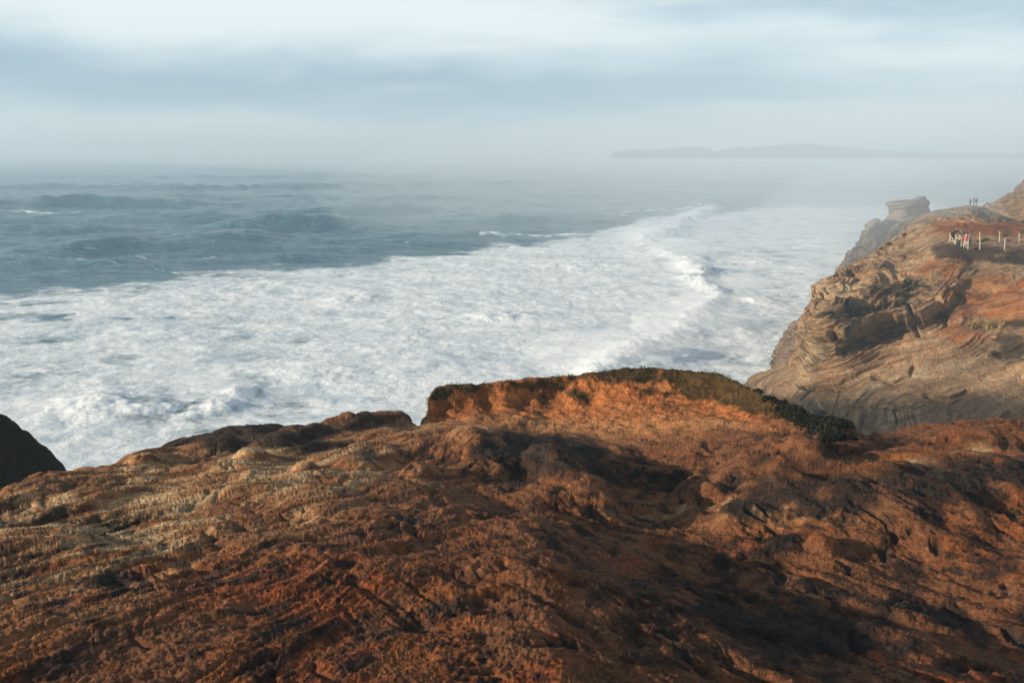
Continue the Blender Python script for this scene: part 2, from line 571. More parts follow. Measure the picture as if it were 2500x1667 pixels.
def fg_macro(X, Y):
    """height above the sea, and masks"""
    A = X / Y
    pl = H - 2.5 - 0.2 * Y
    # rounded shoulders: the slope falls off to the left and to the lower right
    z = pl - 0.24 * np.clip(X - 0.3, 0, 5) * sst(15 - Y, 0, 7)
    # long rolling relief
    z = z + 0.22 * fbm(X / 4.5, Y / 4.5, oct=3) * sst(Y, 4, 9)
    mk = {}
    ra = np.array([slope(p, q)[0] for p, q, _ in RIDGE]); ry = np.array([r[2] for r in RIDGE])
    rz = np.array([H + slope(p, q)[1] * y for p, q, y in RIDGE])
    yr = np.interp(A, ra, ry); zr = np.interp(A, ra, rz)
    An = A + .010 * perlin(Y * 1.3, Y * 0 + 2.2)
    inb = sst(An, ra[0] - 0.004, ra[2] + 0.006) * sst(-A, -ra[-1], -ra[-4])
    wall = np.interp(A, [ra[0], ra[4], ra[6], ra[9], ra[-1]], [1.6, 3.0, 5.0, 4.0, 2.0])
    q = np.clip((yr - Y) / wall, 0, 3)
    prof = np.where(q < 1, (1 - q) ** 1.6, 0)
    base = H - 2.5 - 0.2 * np.minimum(Y, yr)
    hb = np.clip(zr - base, 0, 5)
    bl = inb * hb * prof
    mk['bluff'] = inb * np.clip(prof, 0, 1)
    z = z * (1 - inb * prof) + (base + hb * prof) * inb * prof + 0
    mk['q'] = q; mk['inb'] = inb
    # hollow of the bowl floor
    bx, by = ground_at(650, 458)
    z = z - 0.95 * np.exp(-((X - bx) / 2.0) ** 2 - ((Y - by) / 3.5) ** 2)
    # outcrops: pixel of the middle, half sizes in metres (across, along), height, sharpness
    for p, qv, sx, sy, h, pw, rot in OUTCROPS:
        ox, oy = ground_at(p, qv)
        c, s = math.cos(rot), math.sin(rot)
        dx, dy = (X - ox) * c + (Y - oy) * s, -(X - ox) * s + (Y - oy) * c
        wx = 0.35 * perlin(X * 1.1 + p, Y * 1.1); wy = 0.35 * perlin(X * 1.1, Y * 1.1 + p)
        r = ((dx / sx + wx) ** 2 + (dy / sy + wy) ** 2)
        z = z + h * np.exp(-r ** pw)
    # past the lip everything drops to the sea
    la = np.array([slope(p, v)[0] for p, v in LIP]); ly = np.array([plane_y(v) for p, v in LIP])
    lb = np.array([slope(p, v)[0] for p, v in RLIP]); lyb = np.array([plane_y(v) for p, v in RLIP])
    lipy = np.interp(A, np.concatenate([la, ra[2:-1], lb]), np.concatenate([ly, ry[2:-1] + 0.25, lyb]))
    lipy = lipy + 0.35 * perlin(A * 22, A * 0 + 3.3) * sst(lipy - Y, -2, 3)
    over = np.clip(Y - lipy, 0, None)
    z = z - 0.9 * over - np.minimum(over ** 2 * 0.55, 40)
    # roll over softly just before the lip
    z = z - 0.10 * np.exp(-((Y - lipy - 0.2) / 0.8) ** 2) * (1 - inb)
    mk['lip'] = lipy - Y
    return np.maximum(z, -1.0), mk


OUTCROPS = [
    (525, 452, 1.75, 1.6, 0.34, 2.2, 0.15), (455, 450, 1.2, 1.3, 0.12, 1.6, 0.2), (578, 466, 0.85, 1.2, 0.42, 3.0, 0.2), (600, 482, .35, .5, .18, 2, 0), (575, 480, 0.8, 0.8, 0.22, 1.5, 0),
    (760, 458, 1.4, 1.7, 0.42, 1.8, -0.2), (700, 470, 0.35, 0.7, 0.22, 1.5, -0.3), (805, 455, .7, 1.2, .25, 1.6, 0), (735, 480, .5, .5, .18, 1.5, 0),
    (842, 442, 0.55, 0.9, 0.34, 1.8, -0.5), (830, 503, 0.20, 0.22, 0.22, 1.8, 0), (870, 485, 1.5, 1.1, .22, 1.5, 0), (960, 470, 1.9, 1.6, .32, 1.7, 0), (985, 440, 1.6, .9, .22, 2.0, .1),
    (245, 430, 0.55, 1.3, 0.22, 1.7, -0.2), (300, 436, 0.45, 0.8, 0.26, 2.2, 0), (333, 429, 0.5, 0.8, 0.22, 2.0, 0), (387, 420, .65, 1.0, .24, 2.2, 0), (280, 447, .45, .7, .28, 1.8, 0),
    (352, 462, .75, .8, .26, 1.9, .5), (215, 448, .5, .7, .22, 1.8, 0), (255, 461, .28, .35, .16, 2, 0), (305, 472, .22, .25, .14, 2, 0), (145, 466, .22, .4, .14, 2, .4),
    (360, 425, .4, .6, .25, 1.8, 0), (420, 474, .3, .35, .18, 2, 0), (185, 436, .4, .9, .15, 1.7, 0), (410, 440, .9, .7, .12, 1.6, .3)]


def build_foreground():
    nc, nr, ns = 1300, 1150, 1500
    ac = np.tan(np.linspace(math.atan(-0.98), math.atan(0.98), nc))
    ac = np.interp(np.linspace(0, 1, nc), np.linspace(0, 1, nc), ac)
    ys = np.concatenate([np.geomspace(2.6, 30.0, ns - 120), np.linspace(30.05, 46, 120)])
    A, Y = np.meshgrid(ac, ys, indexing='ij')
    Z, _ = fg_macro(A * Y, Y)
    P = np.stack([A * Y, Y, Z], 2)
    px, pv = project(P)
    d = np.hypot(np.diff(px, axis=1), np.diff(pv, axis=1)) + 18.0 * np.linalg.norm(np.diff(P, axis=1), axis=2) / np.maximum(Y[:, 1:], 1) * 2.0
    d = np.minimum(d, 6)
    s = np.concatenate([np.zeros((nc, 1)), np.cumsum(d, 1)], 1)
    yr = np.empty((nc, nr))
    for i in range(nc):
        yr[i] = np.interp(np.linspace(0, s[i, -1], nr), s[i], ys)
    for _ in range(2):                                    # neighbouring columns keep neighbouring rows
        kk = 45
        pad = np.concatenate([np.repeat(yr[:1], kk, 0), yr, np.repeat(yr[-1:], kk, 0)], 0)
        cs = np.cumsum(np.concatenate([np.zeros((1, nr)), pad], 0), 0)
        yr = (cs[2 * kk + 1:] - cs[:-2 * kk - 1]) / (2 * kk + 1)
    A = np.repeat(ac[:, None], nr, 1)
    Y = yr; X = A * Y
    Z, mk = fg_macro(X, Y)
    P = np.stack([X, Y, Z], 2)
    N = grid_normals(P)
    N = np.where(N[..., 2:3] < 0, -N, N)
    px, pv = project(P)
    bl = mk['inb'] * sst(2.0 - mk['q'], 0, 1) * sst(Y, 17.5, 20.5)
    bare = 1 - bl
    # eroded sandstone crust: strata running away to the upper right on the left, lumps and long hollows on the right
    left = sst(-X + 0.0 + 0.05 * Y, -1.0, 2.5)
    fade = np.interp(Y, [3, 9, 16, 25], [.62, 1.0, .8, .5])
    th = np.where(left > -1, 0.30, 0.3)
    w1, w2 = 0.25 * perlin(X * .9, Y * .9, Z), 0.25 * perlin(X * .9 + 9, Y * .9, Z)
    u = X * math.cos(.54) - Y * math.sin(.54); v = X * math.sin(.54) + Y * math.cos(.54)
    u2 = X * math.cos(-.70) - Y * math.sin(-.70); v2 = X * math.sin(-.70) + Y * math.cos(-.70)
    stra = ridged((u + w1) * 2.0, (v + w2) * 0.32, Z * 1.2, oct=6, gain=0.66)
    slab = np.tanh(2.5 * perlin((u + 1.5 * w1) * 1.3 + 7, (v + w2) * 0.30, Z))
    lump = fbm((u2 + w1) * 1.7, (v2 + w2) * 0.75, Z, oct=3, gain=0.5)
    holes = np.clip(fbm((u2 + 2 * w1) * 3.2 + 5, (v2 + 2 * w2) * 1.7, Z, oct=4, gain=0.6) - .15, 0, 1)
    clod = 1 - np.abs(fbm((u2 + w2) * 5.5, (v2 + w1) * 3.6, Z * 3, oct=5, gain=0.62))
    fine = ridged(X * 11, Y * 8, Z * 9, oct=4, gain=0.7)
    fine2 = ridged((X + w1) * 26, (Y + w2) * 19, Z * 22, oct=2, gain=0.7)
    wq1, wq2 = .16 * perlin(X * 2.6 + 3, Y * 2.6, Z), .16 * perlin(X * 2.6, Y * 2.6 + 8, Z)
    stepl = .024 * np.tanh(9 * perlin((u + w1 + wq1) * 1.5, (v + w2) * .35, Z)) + .014 * np.interp(Y, [6, 10], [1, .3]) * np.tanh(9 * perlin((u + wq1) * 4.2 + 3, (v + w2) * 1.0, Z))
    stepr = .022 * np.tanh(9 * perlin((u2 + w1 + wq1) * 1.3, (v2 + w2 + wq2) * .6, Z)) + .016 * np.tanh(9 * perlin((u2 + wq1) * 3.4, (v2 + wq2) * 1.7, Z))
    pitm = sst(fbm(X * .8 + 3, Y * .8, oct=3) + .15, -.1, .6)
    disp = bare * fade * (left * stepl + (1 - left) * stepr + left * (0.030 * stra) + (1 - 0.75 * left) * (0.070 * lump * (.35 + .65 * sst(px, 400, 700)) - 0.14 * holes + 0.030 * clod) + .011 * fine * np.interp(Y, [5, 9, 15], [1, .7, .35]) + .007 * fine2 * np.interp(Y, [5, 9, 13], [1, .5, .1]) - .05 * left * holes * pitm)
    HOL = holes
    # undercut ledges on the outcrops
    led = perlin(X * .8, Y * .8, Z * 5.0)
    disp += bare * 0.045 * np.tanh(3 * led) * sst(Y, 9, 13)
    gul = fbm(X * 0.9 + 2, Y * 0.35, Z * 0.6, oct=3, gain=0.5)
    disp += bl * (0.05 * fbm(X * 2.5, Y * 2.5, Z * 2.5, oct=5, gain=.6) + 0.10 * gul * sst(1.3 - np.abs(mk['q'] - 0.55), .3, .9) * sst(-A, -.12, .02))
    cav = np.zeros_like(disp)
    for p, qv, r in ((520, 399, 0.42), (487, 402, 0.40), (455, 408, 0.36), (548, 396, 0.40), (440, 412, .3), (590, 398, .25)):
        c0 = at(p, qv, 22.2)
        a0 = c0[0] / c0[1]
        cav += np.exp(-((A - a0) * 22 / r) ** 2 - ((pv - qv) / (r * 26)) ** 2)
    disp -= 0.20 * np.clip(cav, 0, 1) * bl * (0.8 + .5 * perlin(X * 3, Y * 3, Z * 3))
    P = P + N * disp[..., None]
    # ---- rock colours
    ORANGE, RED, TAN, CRUST_SHADE, SAND_SUN = (0.34, 0.112, 0.036), (0.33, 0.082, 0.027), (0.60, 0.325, 0.145), (0.026, 0.024, 0.022), (0.62, 0.41, 0.215)
    big = fbm(X * 0.35, Y * 0.35, oct=4)
    med = fbm(X * 1.5, Y * 0.9, Z, oct=5, gain=0.6)
    med2 = fbm((u + w1) * 3, v * 0.8, Z * 2, oct=5, gain=0.6)
    col = np.zeros(P.shape, np.float32) + np.asarray((0.235, 0.098, 0.046), np.float32)
    col = mixc(col, ORANGE, sst(med + .5 * big, -.3, .5) * .8)
    col = mixc(col, RED, sst(med2 * .5 + big, 0.0, 0.6) * sst(pv, 500, 600) * .8)
    tan_m = np.exp(-((px - 150) / 200) ** 2 - ((pv - 510 + .15 * (px - 150)) / 55) ** 2) * 1.3 + .7 * np.exp(-((px - 300) / 90) ** 2 - ((pv - 462) / 22) ** 2)  # tan rock, with the golden sunlight on the left slope painted in
    tan_m += .55 * np.exp(-((px - 20) / 150) ** 2 - ((pv - 590) / 60) ** 2) + .8 * np.exp(-((px - 740) / 110) ** 2 - ((pv - 512) / 14) ** 2)
    tan_m += .6 * np.exp(-((px - 440) / 60) ** 2 - ((pv - 433) / 10) ** 2)
    col = mixc(col, TAN, tan_m * (.55 + .8 * med2 + .3 * med))
    col = mixc(col, SAND_SUN, sst(med2 + .4 * med + tan_m * .5, .55, 1.1) * tan_m * .9)  # pale sand, also brightening the sunlit left slope by colour
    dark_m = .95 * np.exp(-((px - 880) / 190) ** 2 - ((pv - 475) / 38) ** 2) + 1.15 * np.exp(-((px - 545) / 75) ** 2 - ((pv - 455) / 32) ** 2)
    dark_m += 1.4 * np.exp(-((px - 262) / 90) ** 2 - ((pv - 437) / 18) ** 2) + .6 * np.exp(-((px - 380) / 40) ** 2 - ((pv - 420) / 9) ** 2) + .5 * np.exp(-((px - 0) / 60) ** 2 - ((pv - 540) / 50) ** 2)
    dark_m += .80 * np.exp(-((px - 800) / 280) ** 2 - ((pv - 620) / 80) ** 2) + .5 * np.exp(-((px - 355) / 30) ** 2 - ((pv - 457) / 10) ** 2)  # lower right: long low-sun shadows painted in with the crust colour
    col = mixc(col, CRUST_SHADE, sst(dark_m + .55 * med - .35 * med2 + .25 * big, .25, .85) * .88 * bare)
    sp = fbm((u + w1) * 6, (v + w2) * 2.2, Z * 4, oct=5, gain=.7)
    sp2 = fbm((u2 + w1) * 4.5, (v2 + w2) * 2.0, Z * 3, oct=5, gain=.7)
    spk = left * sp + (1 - left) * sp2
    col = mixc(col, CRUST_SHADE, sst(spk + .6 * big + .2 * med - .2 * tan_m, .16, .66) * .85 * bare)
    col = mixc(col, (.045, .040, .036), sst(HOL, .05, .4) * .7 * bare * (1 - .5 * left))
    col = mixc(col, (0.30, 0.105, 0.03), np.exp(-((px - 905) / 70) ** 2 - ((pv - 457 + (px - 905) * .12) / 9) ** 2) * (.9 + .6 * med))
    col = mixc(col, (0.42, 0.30, 0.17), np.exp(-((px - 895) / 35) ** 2 - ((pv - 461) / 3.0) ** 2) * (.7 + .8 * med2) + np.exp(-((px - 985) / 30) ** 2 - ((pv - 450) / 4) ** 2) * (.6 + med))
    # bowl of bare orange earth
    earth = mixc(np.zeros_like(col) + np.asarray((0.60, 0.205, 0.066), np.float32), (0.66, 0.33, 0.135), sst(mk['q'], .55, 1.3) * .8 + .3 * med)
    earth = mixc(earth, (0.17, 0.062, 0.026), sst(fbm(X * 2, Y * 2, Z * 2, oct=4) + .8 * np.exp(-((px - 470) / 70) ** 2), .1, .9) * .7)
    col = col * (1 - bl[..., None]) + earth * bl[..., None]
    # turf on the rim
    gn = fbm(X * 1.4, Y * 1.4, Z, oct=4, gain=.6)
    rim = np.interp(A, [slope(425, 390)[0], slope(560, 380)[0], slope(640, 372)[0], slope(690, 372)[0], slope(740, 390)[0], slope(800, 420)[0], slope(860, 440)[0]], [.06, .07, .10, .22, .30, .5, .8])
    turf = sst(rim - mk['q'] + .26 * gn, -.10, .10) * mk['inb'] * sst(Y, 18, 19)
    turf = np.maximum(turf, mk['inb'] * np.exp(-((px - 545) / 12) ** 2 - ((pv - 399) / 7) ** 2) * .8)
    turf = np.maximum(turf, mk['inb'] * np.exp(-((px - 690) / 24) ** 2 - ((pv - 404) / 7) ** 2) * (.5 + gn))
    turf = np.clip(turf, 0, 1)
    col = mixc(col, (0.040, 0.040, 0.019), turf * .9)
    global TURF
    TURF = (P, N, turf, px, pv)
    me = mesh_np('terrain', P.reshape(-1, 3), grid_faces(nc, nr))
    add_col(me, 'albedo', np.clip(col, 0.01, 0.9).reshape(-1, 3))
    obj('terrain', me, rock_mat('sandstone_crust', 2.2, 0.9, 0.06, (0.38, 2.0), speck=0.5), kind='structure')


build_foreground()


# ------------------------------------------------------------------ headland on the right
def Z1(zx, zy):
    return 737.3 + np.asarray(zx, float) * 0.17239, 163.84 + np.asarray(zy, float) * 0.17239


def profile_surface(outline, ctrl, nc, nr, bottom, z_end=-2.0, back=24.0, lam=5e-4):
    """a hillside: for each line of sight a profile from the far foot over the crest (outline) down the near face; ctrl = picture x, y and distance"""
    o = np.array(outline, float)
    ox, oy = Z1(o[:, 0], o[:, 1])
    seg = np.hypot(np.diff(ox), np.diff(oy) * .8) + 1e-6
    s = np.concatenate([[0], np.cumsum(seg)])
    t = np.linspace(0, s[-1], nc)
    cx, cy = np.interp(t, s, ox), np.interp(t, s, oy)
    c = np.array(ctrl, float)
    qx, qy = Z1(c[:, 0], c[:, 1])
    f = tps(np.stack([qx, qy], 1), np.log(c[:, 2]), lam)
    nb = 40
    r = np.linspace(0, 1, nr - nb + 1)
    PX = np.repeat(cx[:, None], nr - nb + 1, 1)
    by = Z1(0, bottom)[1]
    PV = cy[:, None] + (np.maximum(by, cy + 4)[:, None] - cy[:, None]) * r[None]
    Y = np.exp(f(PX, PV))
    a, b = slope(PX, PV)
    P = np.stack([a * Y, Y, H + b * Y], 2)
    # far side
    k = np.linspace(1, 0, nb)[None, :]
    crest = P[:, :1]
    dy = back * k ** 1.5
    zb = crest[..., 2] - (crest[..., 2] - z_end) * k ** 2.2
    Yb = crest[..., 1] + dy
    B = np.stack([crest[..., 0] / crest[..., 1] * Yb, Yb, zb], 2)
    P = np.concatenate([B[:, :-1], P[:, 0:]], 1)
    PX = np.concatenate([np.repeat(cx[:, None], nb - 1, 1), PX], 1)
    PV = np.concatenate([np.repeat(cy[:, None], nb - 1, 1), PV], 1)
    N = grid_normals(P)
    fl = np.sign((N * (np.array([0, 0, H]) - P)).sum(2).mean())
    N = N * fl * .55 + np.array([-.25, -.33, .15])
    N /= np.linalg.norm(N, axis=2, keepdims=True)
    return P, N, PX, PV, nb - 1


MAIN = [(20, 1400), (60, 1335), (90, 1310), (150, 1275), (230, 1235), (300, 1190), (335, 1130), (360, 1050), (376, 1000), (385, 950), (396, 885), (425, 820), (436, 770),
        (438, 740), (448, 698), (490, 668), (520, 658), (570, 630), (650, 592), (700, 570), (780, 520), (830, 480), (900, 432), (938, 412), (958, 385), (982, 346), (1050, 310),
        (1110, 280), (1200, 262), (1260, 247), (1335, 236), (1400, 241), (1440, 256), (1500, 288), (1560, 305), (1620, 328), (1700, 350), (2300, 430)]
MCTRL = [(0, 1640, 66), (400, 1640, 66), (900, 1640, 66), (1663, 1640, 64), (2300, 1640, 63), (60, 1335, 92), (90, 1310, 91), (230, 1300, 84), (350, 1290, 82), (460, 1290, 81), (900, 1280, 77),
         (1300, 1300, 73), (1663, 1280, 71), (2300, 1250, 70), (300, 1190, 91), (400, 1180, 84), (460, 1160, 84), (360, 1050, 92), (450, 1050, 86), (800, 1010, 84.5), (1200, 950, 82), (1663, 950, 78),
         (2300, 900, 76), (396, 885, 94), (480, 900, 89), (700, 860, 89), (1000, 800, 90), (1300, 760, 90), (1663, 700, 88), (2300, 650, 86), (436, 770, 100), (520, 658, 106), (560, 760, 95), (800, 640, 103),
         (1100, 590, 102), (1400, 580, 99), (1663, 570, 96), (1230, 480, 108), (1400, 490, 107.5), (1663, 490, 106), (2300, 490, 104), (700, 570, 120), (900, 432, 146), (1100, 430, 127), (1230, 440, 112.5),
         (1500, 410, 120), (1200, 345, 150), (1400, 335, 150), (1600, 345, 150), (982, 346, 168), (1110, 280, 174), (1335, 236, 181), (1440, 256, 178), (1600, 322, 168), (2300, 430, 130), (1750, 400, 125)]
LEDGE = [(395, 985), (450, 1005), (560, 948), (620, 972), (720, 955), (860, 905), (960, 885), (1060, 870), (1150, 830), (1230, 800), (1320, 730)]


def cliff_disp(P, zx, zy, scale=1.0):
    x, y, z = P[..., 0], P[..., 1], P[..., 2]
    w = fbm(x / 14, y / 14, z / 14, oct=3)
    s = z * 0.94 - x * 0.34 + y * 0.10 + 0.8 * w                # beds dipping to the left
    b1 = perlin(s * 1.1, x / 9, y / 9); b2 = perlin(s * 2.7, x / 6 + 4, y / 6); b3 = perlin(s * 6.5, x / 4 + 9, y / 4)
    b4 = perlin(s * 14, x / 2.5, y / 2.5)
    beds = 0.40 * np.tanh(3.5 * b1) + 0.28 * np.tanh(5 * b2) + 0.20 * np.tanh(4.5 * b3) + .09 * np.tanh(3 * b4)
    rough = fbm(x / 3.0, y / 3.0, z / 3.0, oct=5, gain=.55)
    return beds, rough, s, w


def build_main_cliff():
    nc, nr = 900, 900
    P, N, PX, PV, nb = profile_surface(MAIN, MCTRL, nc, nr, 1640)
    zx, zy = (PX - 737.3) / .17239, (PV - 163.84) / .17239
    beds, rough, s, w = cliff_disp(P, zx, zy)
    # where the face is steep rock rather than smooth earth
    orange_m = np.exp(-((zx - 1500) / 330) ** 2 - ((zy - 760) / 190) ** 2) + np.exp(-((zx - 1230) / 220) ** 2 - ((zy - 990) / 90) ** 2) + np.exp(-((zx - 1200) / 150) ** 2 - ((zy - 580) / 70) ** 2)
    orange_m += np.exp(-((zx - 1450) / 330) ** 2 - ((zy - 375) / 45) ** 2) * 1.3
    plat = np.exp(-(np.maximum(np.abs(zx - 1500) - 300, 0) / 90) ** 2 - ((zy - 505 - .06 * (zx - 1200)) / 62) ** 2)
    smooth = np.clip(.75 * orange_m + plat + .6 * sst(zy, 1020, 1250), 0, .85)
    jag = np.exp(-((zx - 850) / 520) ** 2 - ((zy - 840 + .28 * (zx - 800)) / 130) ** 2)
    disp = (beds * .75 + .32 * rough) * (1 - smooth) + .10 * rough * smooth + jag * (.45 * beds + .40 * ridged(s * .8, P[..., 0] / 7, P[..., 1] / 7, oct=4))
    # swirling grooves in the orange sandstone
    disp += .16 * np.sin((s * 4 + 3 * w + zx / 120) * 1.6) * np.clip(orange_m, 0, 1) * sst(zy, 600, 700)
    # the deep undercut below the main ledge
    lx = np.array(LEDGE, float)
    d = zy - np.interp(zx, lx[:, 0], lx[:, 1]) + 12 * rough + 10 * perlin(zx / 45, zx * 0 + 1.5)
    below = d > 0
    d = np.abs(d)
    cut = np.where(below, sst(-d, -170, -60) * sst(d, 0, 9), 0)
    disp -= 1.7 * cut * sst(zx, 400, 480) * sst(-zx, -1350, -1150)
    disp += .7 * np.where(~below, np.exp(-((d - 22) / 26) ** 2), 0) * sst(zx, 380, 430) * sst(-zx, -1350, -1200)
    for ln, dep in (([(430, 1150), (600, 1090), (640, 1060), (860, 1010), (960, 990)], .7), ([(380, 1290), (560, 1270), (760, 1190), (860, 1150), (1010, 1120)], .6),
                    ([(800, 1220), (900, 1260), (1000, 1220), (1010, 1170)], .5), ([(1100, 1330), (1230, 1350), (1330, 1310)], .6), ([(440, 770), (540, 765), (700, 760)], .8),
                    ([(1010, 850), (1050, 960)], .8), ([(1160, 790), (1240, 860)], .6), ([(500, 1420), (900, 1400), (1200, 1350)], .35), ([(300, 1480), (700, 1500), (1100, 1450)], .35),
                    ([(860, 760), (1020, 735)], .9), ([(700, 690), (900, 660), (1100, 640)], .5), ([(640, 620), (860, 590), (1060, 560)], .45)):
        d, side = seg_dist(zx, zy + 12 * rough, ln)
        disp -= dep * np.where(side > 0, np.exp(-(d / 20) ** 2), np.exp(-(d / 6) ** 2))
    disp *= sst(np.abs(np.arange(nr)[None, :] - nb) * 1.0, -1, 10) * .75 + .25
    hold = np.exp(-((zx - 1400) / 330) ** 2 - ((zy - 465) / 45) ** 2)
    disp *= 1 - .9 * hold
    P = P + N * disp[..., None]
    # ---- colours
    med = fbm(P[..., 0] / 2.5, P[..., 1] / 2.5, P[..., 2] / 1.2, oct=5, gain=.6)
    big = fbm(P[..., 0] / 9, P[..., 1] / 9, P[..., 2] / 5, oct=4)
    str_ = perlin(s * 2.2, P[..., 0] / 12, P[..., 1] / 12) + .6 * perlin(s * 5.5, P[..., 0] / 7, P[..., 1] / 7)
    col = np.zeros(P.shape, np.float32) + np.asarray((0.46, 0.295, 0.17), np.float32)
    col = mixc(col, (0.54, 0.41, 0.26), sst(str_ + .4 * med, .1, .9) * .8)
    col = mixc(col, (0.15, 0.098, 0.070), sst(-str_ + .5 * big, .3, 1.0) * .7)
    col = mixc(col, (0.40, 0.21, 0.10), sst(big, .0, .6) * .6)
    om = orange_m + .35 * big + .2 * med
    col = mixc(col, (0.45, 0.145, 0.048), sst(om + .3 * med, .35, .95) * .85)
    col = mixc(col, (0.48, 0.27, 0.13), sst(om, .5, 1.1) * sst(str_, -.2, .5) * .8)
    col = mixc(col, (0.34, 0.115, 0.05), 1.2 * np.exp(-(np.maximum(np.abs(zx - 1500) - 300, 0) / 60) ** 2 - ((zy - 378 + 20 * med) / 40) ** 2) * (.8 + .4 * med))
    col = mixc(col, (0.075, 0.045, 0.034), sst(plat + .25 * med, .35, .7) * .9)
    scrub = np.exp(-((zx - 1600) / 170) ** 2 - ((zy - 1080) / 110) ** 2) + .8 * np.exp(-((zx - 1560) / 190) ** 2 - ((zy - 930) / 40) ** 2) + .8 * np.exp(-((zx - 1400) / 90) ** 2 - ((zy - 280) / 35) ** 2)
    scrub += .7 * np.exp(-((zx - 1600) / 120) ** 2 - ((zy - 560) / 70) ** 2) + .5 * np.exp(-((zx - 1350) / 60) ** 2 - ((zy - 620) / 30) ** 2)
    scrub += .75 * np.exp(-((zx - 810) / 70) ** 2 - ((zy - 600) / 26) ** 2)
    col = mixc(col, (0.060, 0.052, 0.034), sst(scrub + .4 * med, .45, .8) * .85)
    stain_shade = jag * .8 + .35 * np.exp(-((zx - 700) / 300) ** 2 - ((zy - 1050 + .2 * (zx - 700)) / 60) ** 2)
    col = mixc(col, (0.060, 0.060, 0.052), sst(stain_shade + .5 * cut + .6 * med - .2 * str_, .45, 1.1) * .75)  # greenish stain together with painted shade under the ledge
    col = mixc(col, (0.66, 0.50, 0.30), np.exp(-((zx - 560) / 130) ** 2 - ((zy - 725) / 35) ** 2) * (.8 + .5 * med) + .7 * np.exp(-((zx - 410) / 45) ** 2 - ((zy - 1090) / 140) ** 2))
    col = mixc(col, (0.050, 0.048, 0.040), sst(jag * 1.1 - .15 * str_ + .5 * med - .55, .2, .7) * .75)  # second, darker coat of the ledge's stain and painted shade
    foot_dark = sst(zy + 90 * big + 40 * str_, 1210, 1440)  # darker green-brown towards the foot of the face
    col = mixc(col, (0.055, 0.050, 0.036), foot_dark * .88)
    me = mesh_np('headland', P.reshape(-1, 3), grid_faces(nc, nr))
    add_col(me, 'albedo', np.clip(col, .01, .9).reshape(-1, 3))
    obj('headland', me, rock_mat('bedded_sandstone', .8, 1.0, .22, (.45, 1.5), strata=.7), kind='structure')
    return P, PX, PV, nb


CLIFF_P, CLIFF_PX, CLIFF_PV, CLIFF_NB = build_main_cliff()


CLIFF_VIS = CLIFF_P[:, CLIFF_NB:]
SURF = {}


def surf_point(S, px, py):
    qx, qy = project(S)
    d = (qx - px) ** 2 + (qy - py) ** 2
    i = np.unravel_index(np.argmin(d), d.shape)
    return S[i].copy()


def cliff_point(px, py):
    """world point of the headland seen at a pixel"""
    qx, qy = project(CLIFF_P[:, CLIFF_NB:])
    d = (qx - px) ** 2 + (qy - py) ** 2
    i = np.unravel_index(np.argmin(d), d.shape)
    return CLIFF_P[i[0], i[1] + CLIFF_NB].copy()


def rear_cliff(name, outline, ctrl, bottom, nc, nr, colr, label=None, back=20):
    P, N, PX, PV, nb = profile_surface(outline, ctrl, nc, nr, bottom, back=back)
    beds, rough, s, w = cliff_disp(P, 0, 0)
    disp = (.55 * beds + .45 * rough)
    P = P + N * disp[..., None]
    med = fbm(P[..., 0] / 4, P[..., 1] / 4, P[..., 2] / 2, oct=5, gain=.6)
    col = np.zeros(P.shape, np.float32) + np.asarray(colr, np.float32)
    col = mixc(col, np.asarray(colr) * .45, sst(med + .4 * beds, .1, .9) * .7)
    SURF[name] = P[:, nb:]
    me = mesh_np(name, P.reshape(-1, 3), grid_faces(nc, nr))
    add_col(me, 'albedo', np.clip(col, .01, .9).reshape(-1, 3))
    obj(name, me, ROCK2, kind='structure')


ROCK2 = rock_mat('pale_sandstone', .35, .8, .25, (.6, 1.35), strata=.6)
rear_cliff('cliff', [(150, 1300), (200, 1228), (214, 1185), (218, 1120), (246, 1050), (275, 985), (320, 940), (370, 900), (410, 840), (470, 760), (560, 740), (700, 720)],
           [(150, 1300, 104), (218, 1150, 106), (275, 985, 110), (410, 840, 116), (300, 1200, 101), (400, 1100, 102), (450, 950, 106), (700, 720, 120), (700, 1300, 104), (450, 1300, 100)],
           1330, 260, 330, (0.27, 0.20, 0.155))
rear_cliff('cliff', [(560, 680), (585, 620), (612, 570), (640, 525), (693, 492), (698, 445), (715, 410), (740, 382), (800, 352), (860, 325), (960, 330), (1060, 350), (1200, 420)],
           [(560, 680, 160), (612, 570, 164), (693, 492, 168), (698, 445, 172), (740, 382, 176), (860, 325, 182), (1200, 420, 180), (800, 500, 166), (1000, 520, 168), (700, 620, 160), (1000, 680, 160)],
           690, 260, 300, (0.28, 0.21, 0.155))
rear_cliff('hill', [(1180, 420), (1300, 300), (1360, 272), (1420, 250), (1500, 214), (1560, 187), (1600, 163), (1635, 125), (1650, 108), (1663, 92), (1750, 40), (1900, 0), (2400, -60)],
           [(1180, 420, 215), (1420, 250, 235), (1620, 158, 250), (1663, 92, 262), (2400, -60, 290), (1400, 340, 205), (1663, 330, 185), (1900, 340, 180), (2400, 380, 170), (1663, 230, 215), (2300, 200, 220), (1300, 440, 195), (2400, 440, 160)],
           450, 300, 260, (0.34, 0.215, 0.125), back=60)


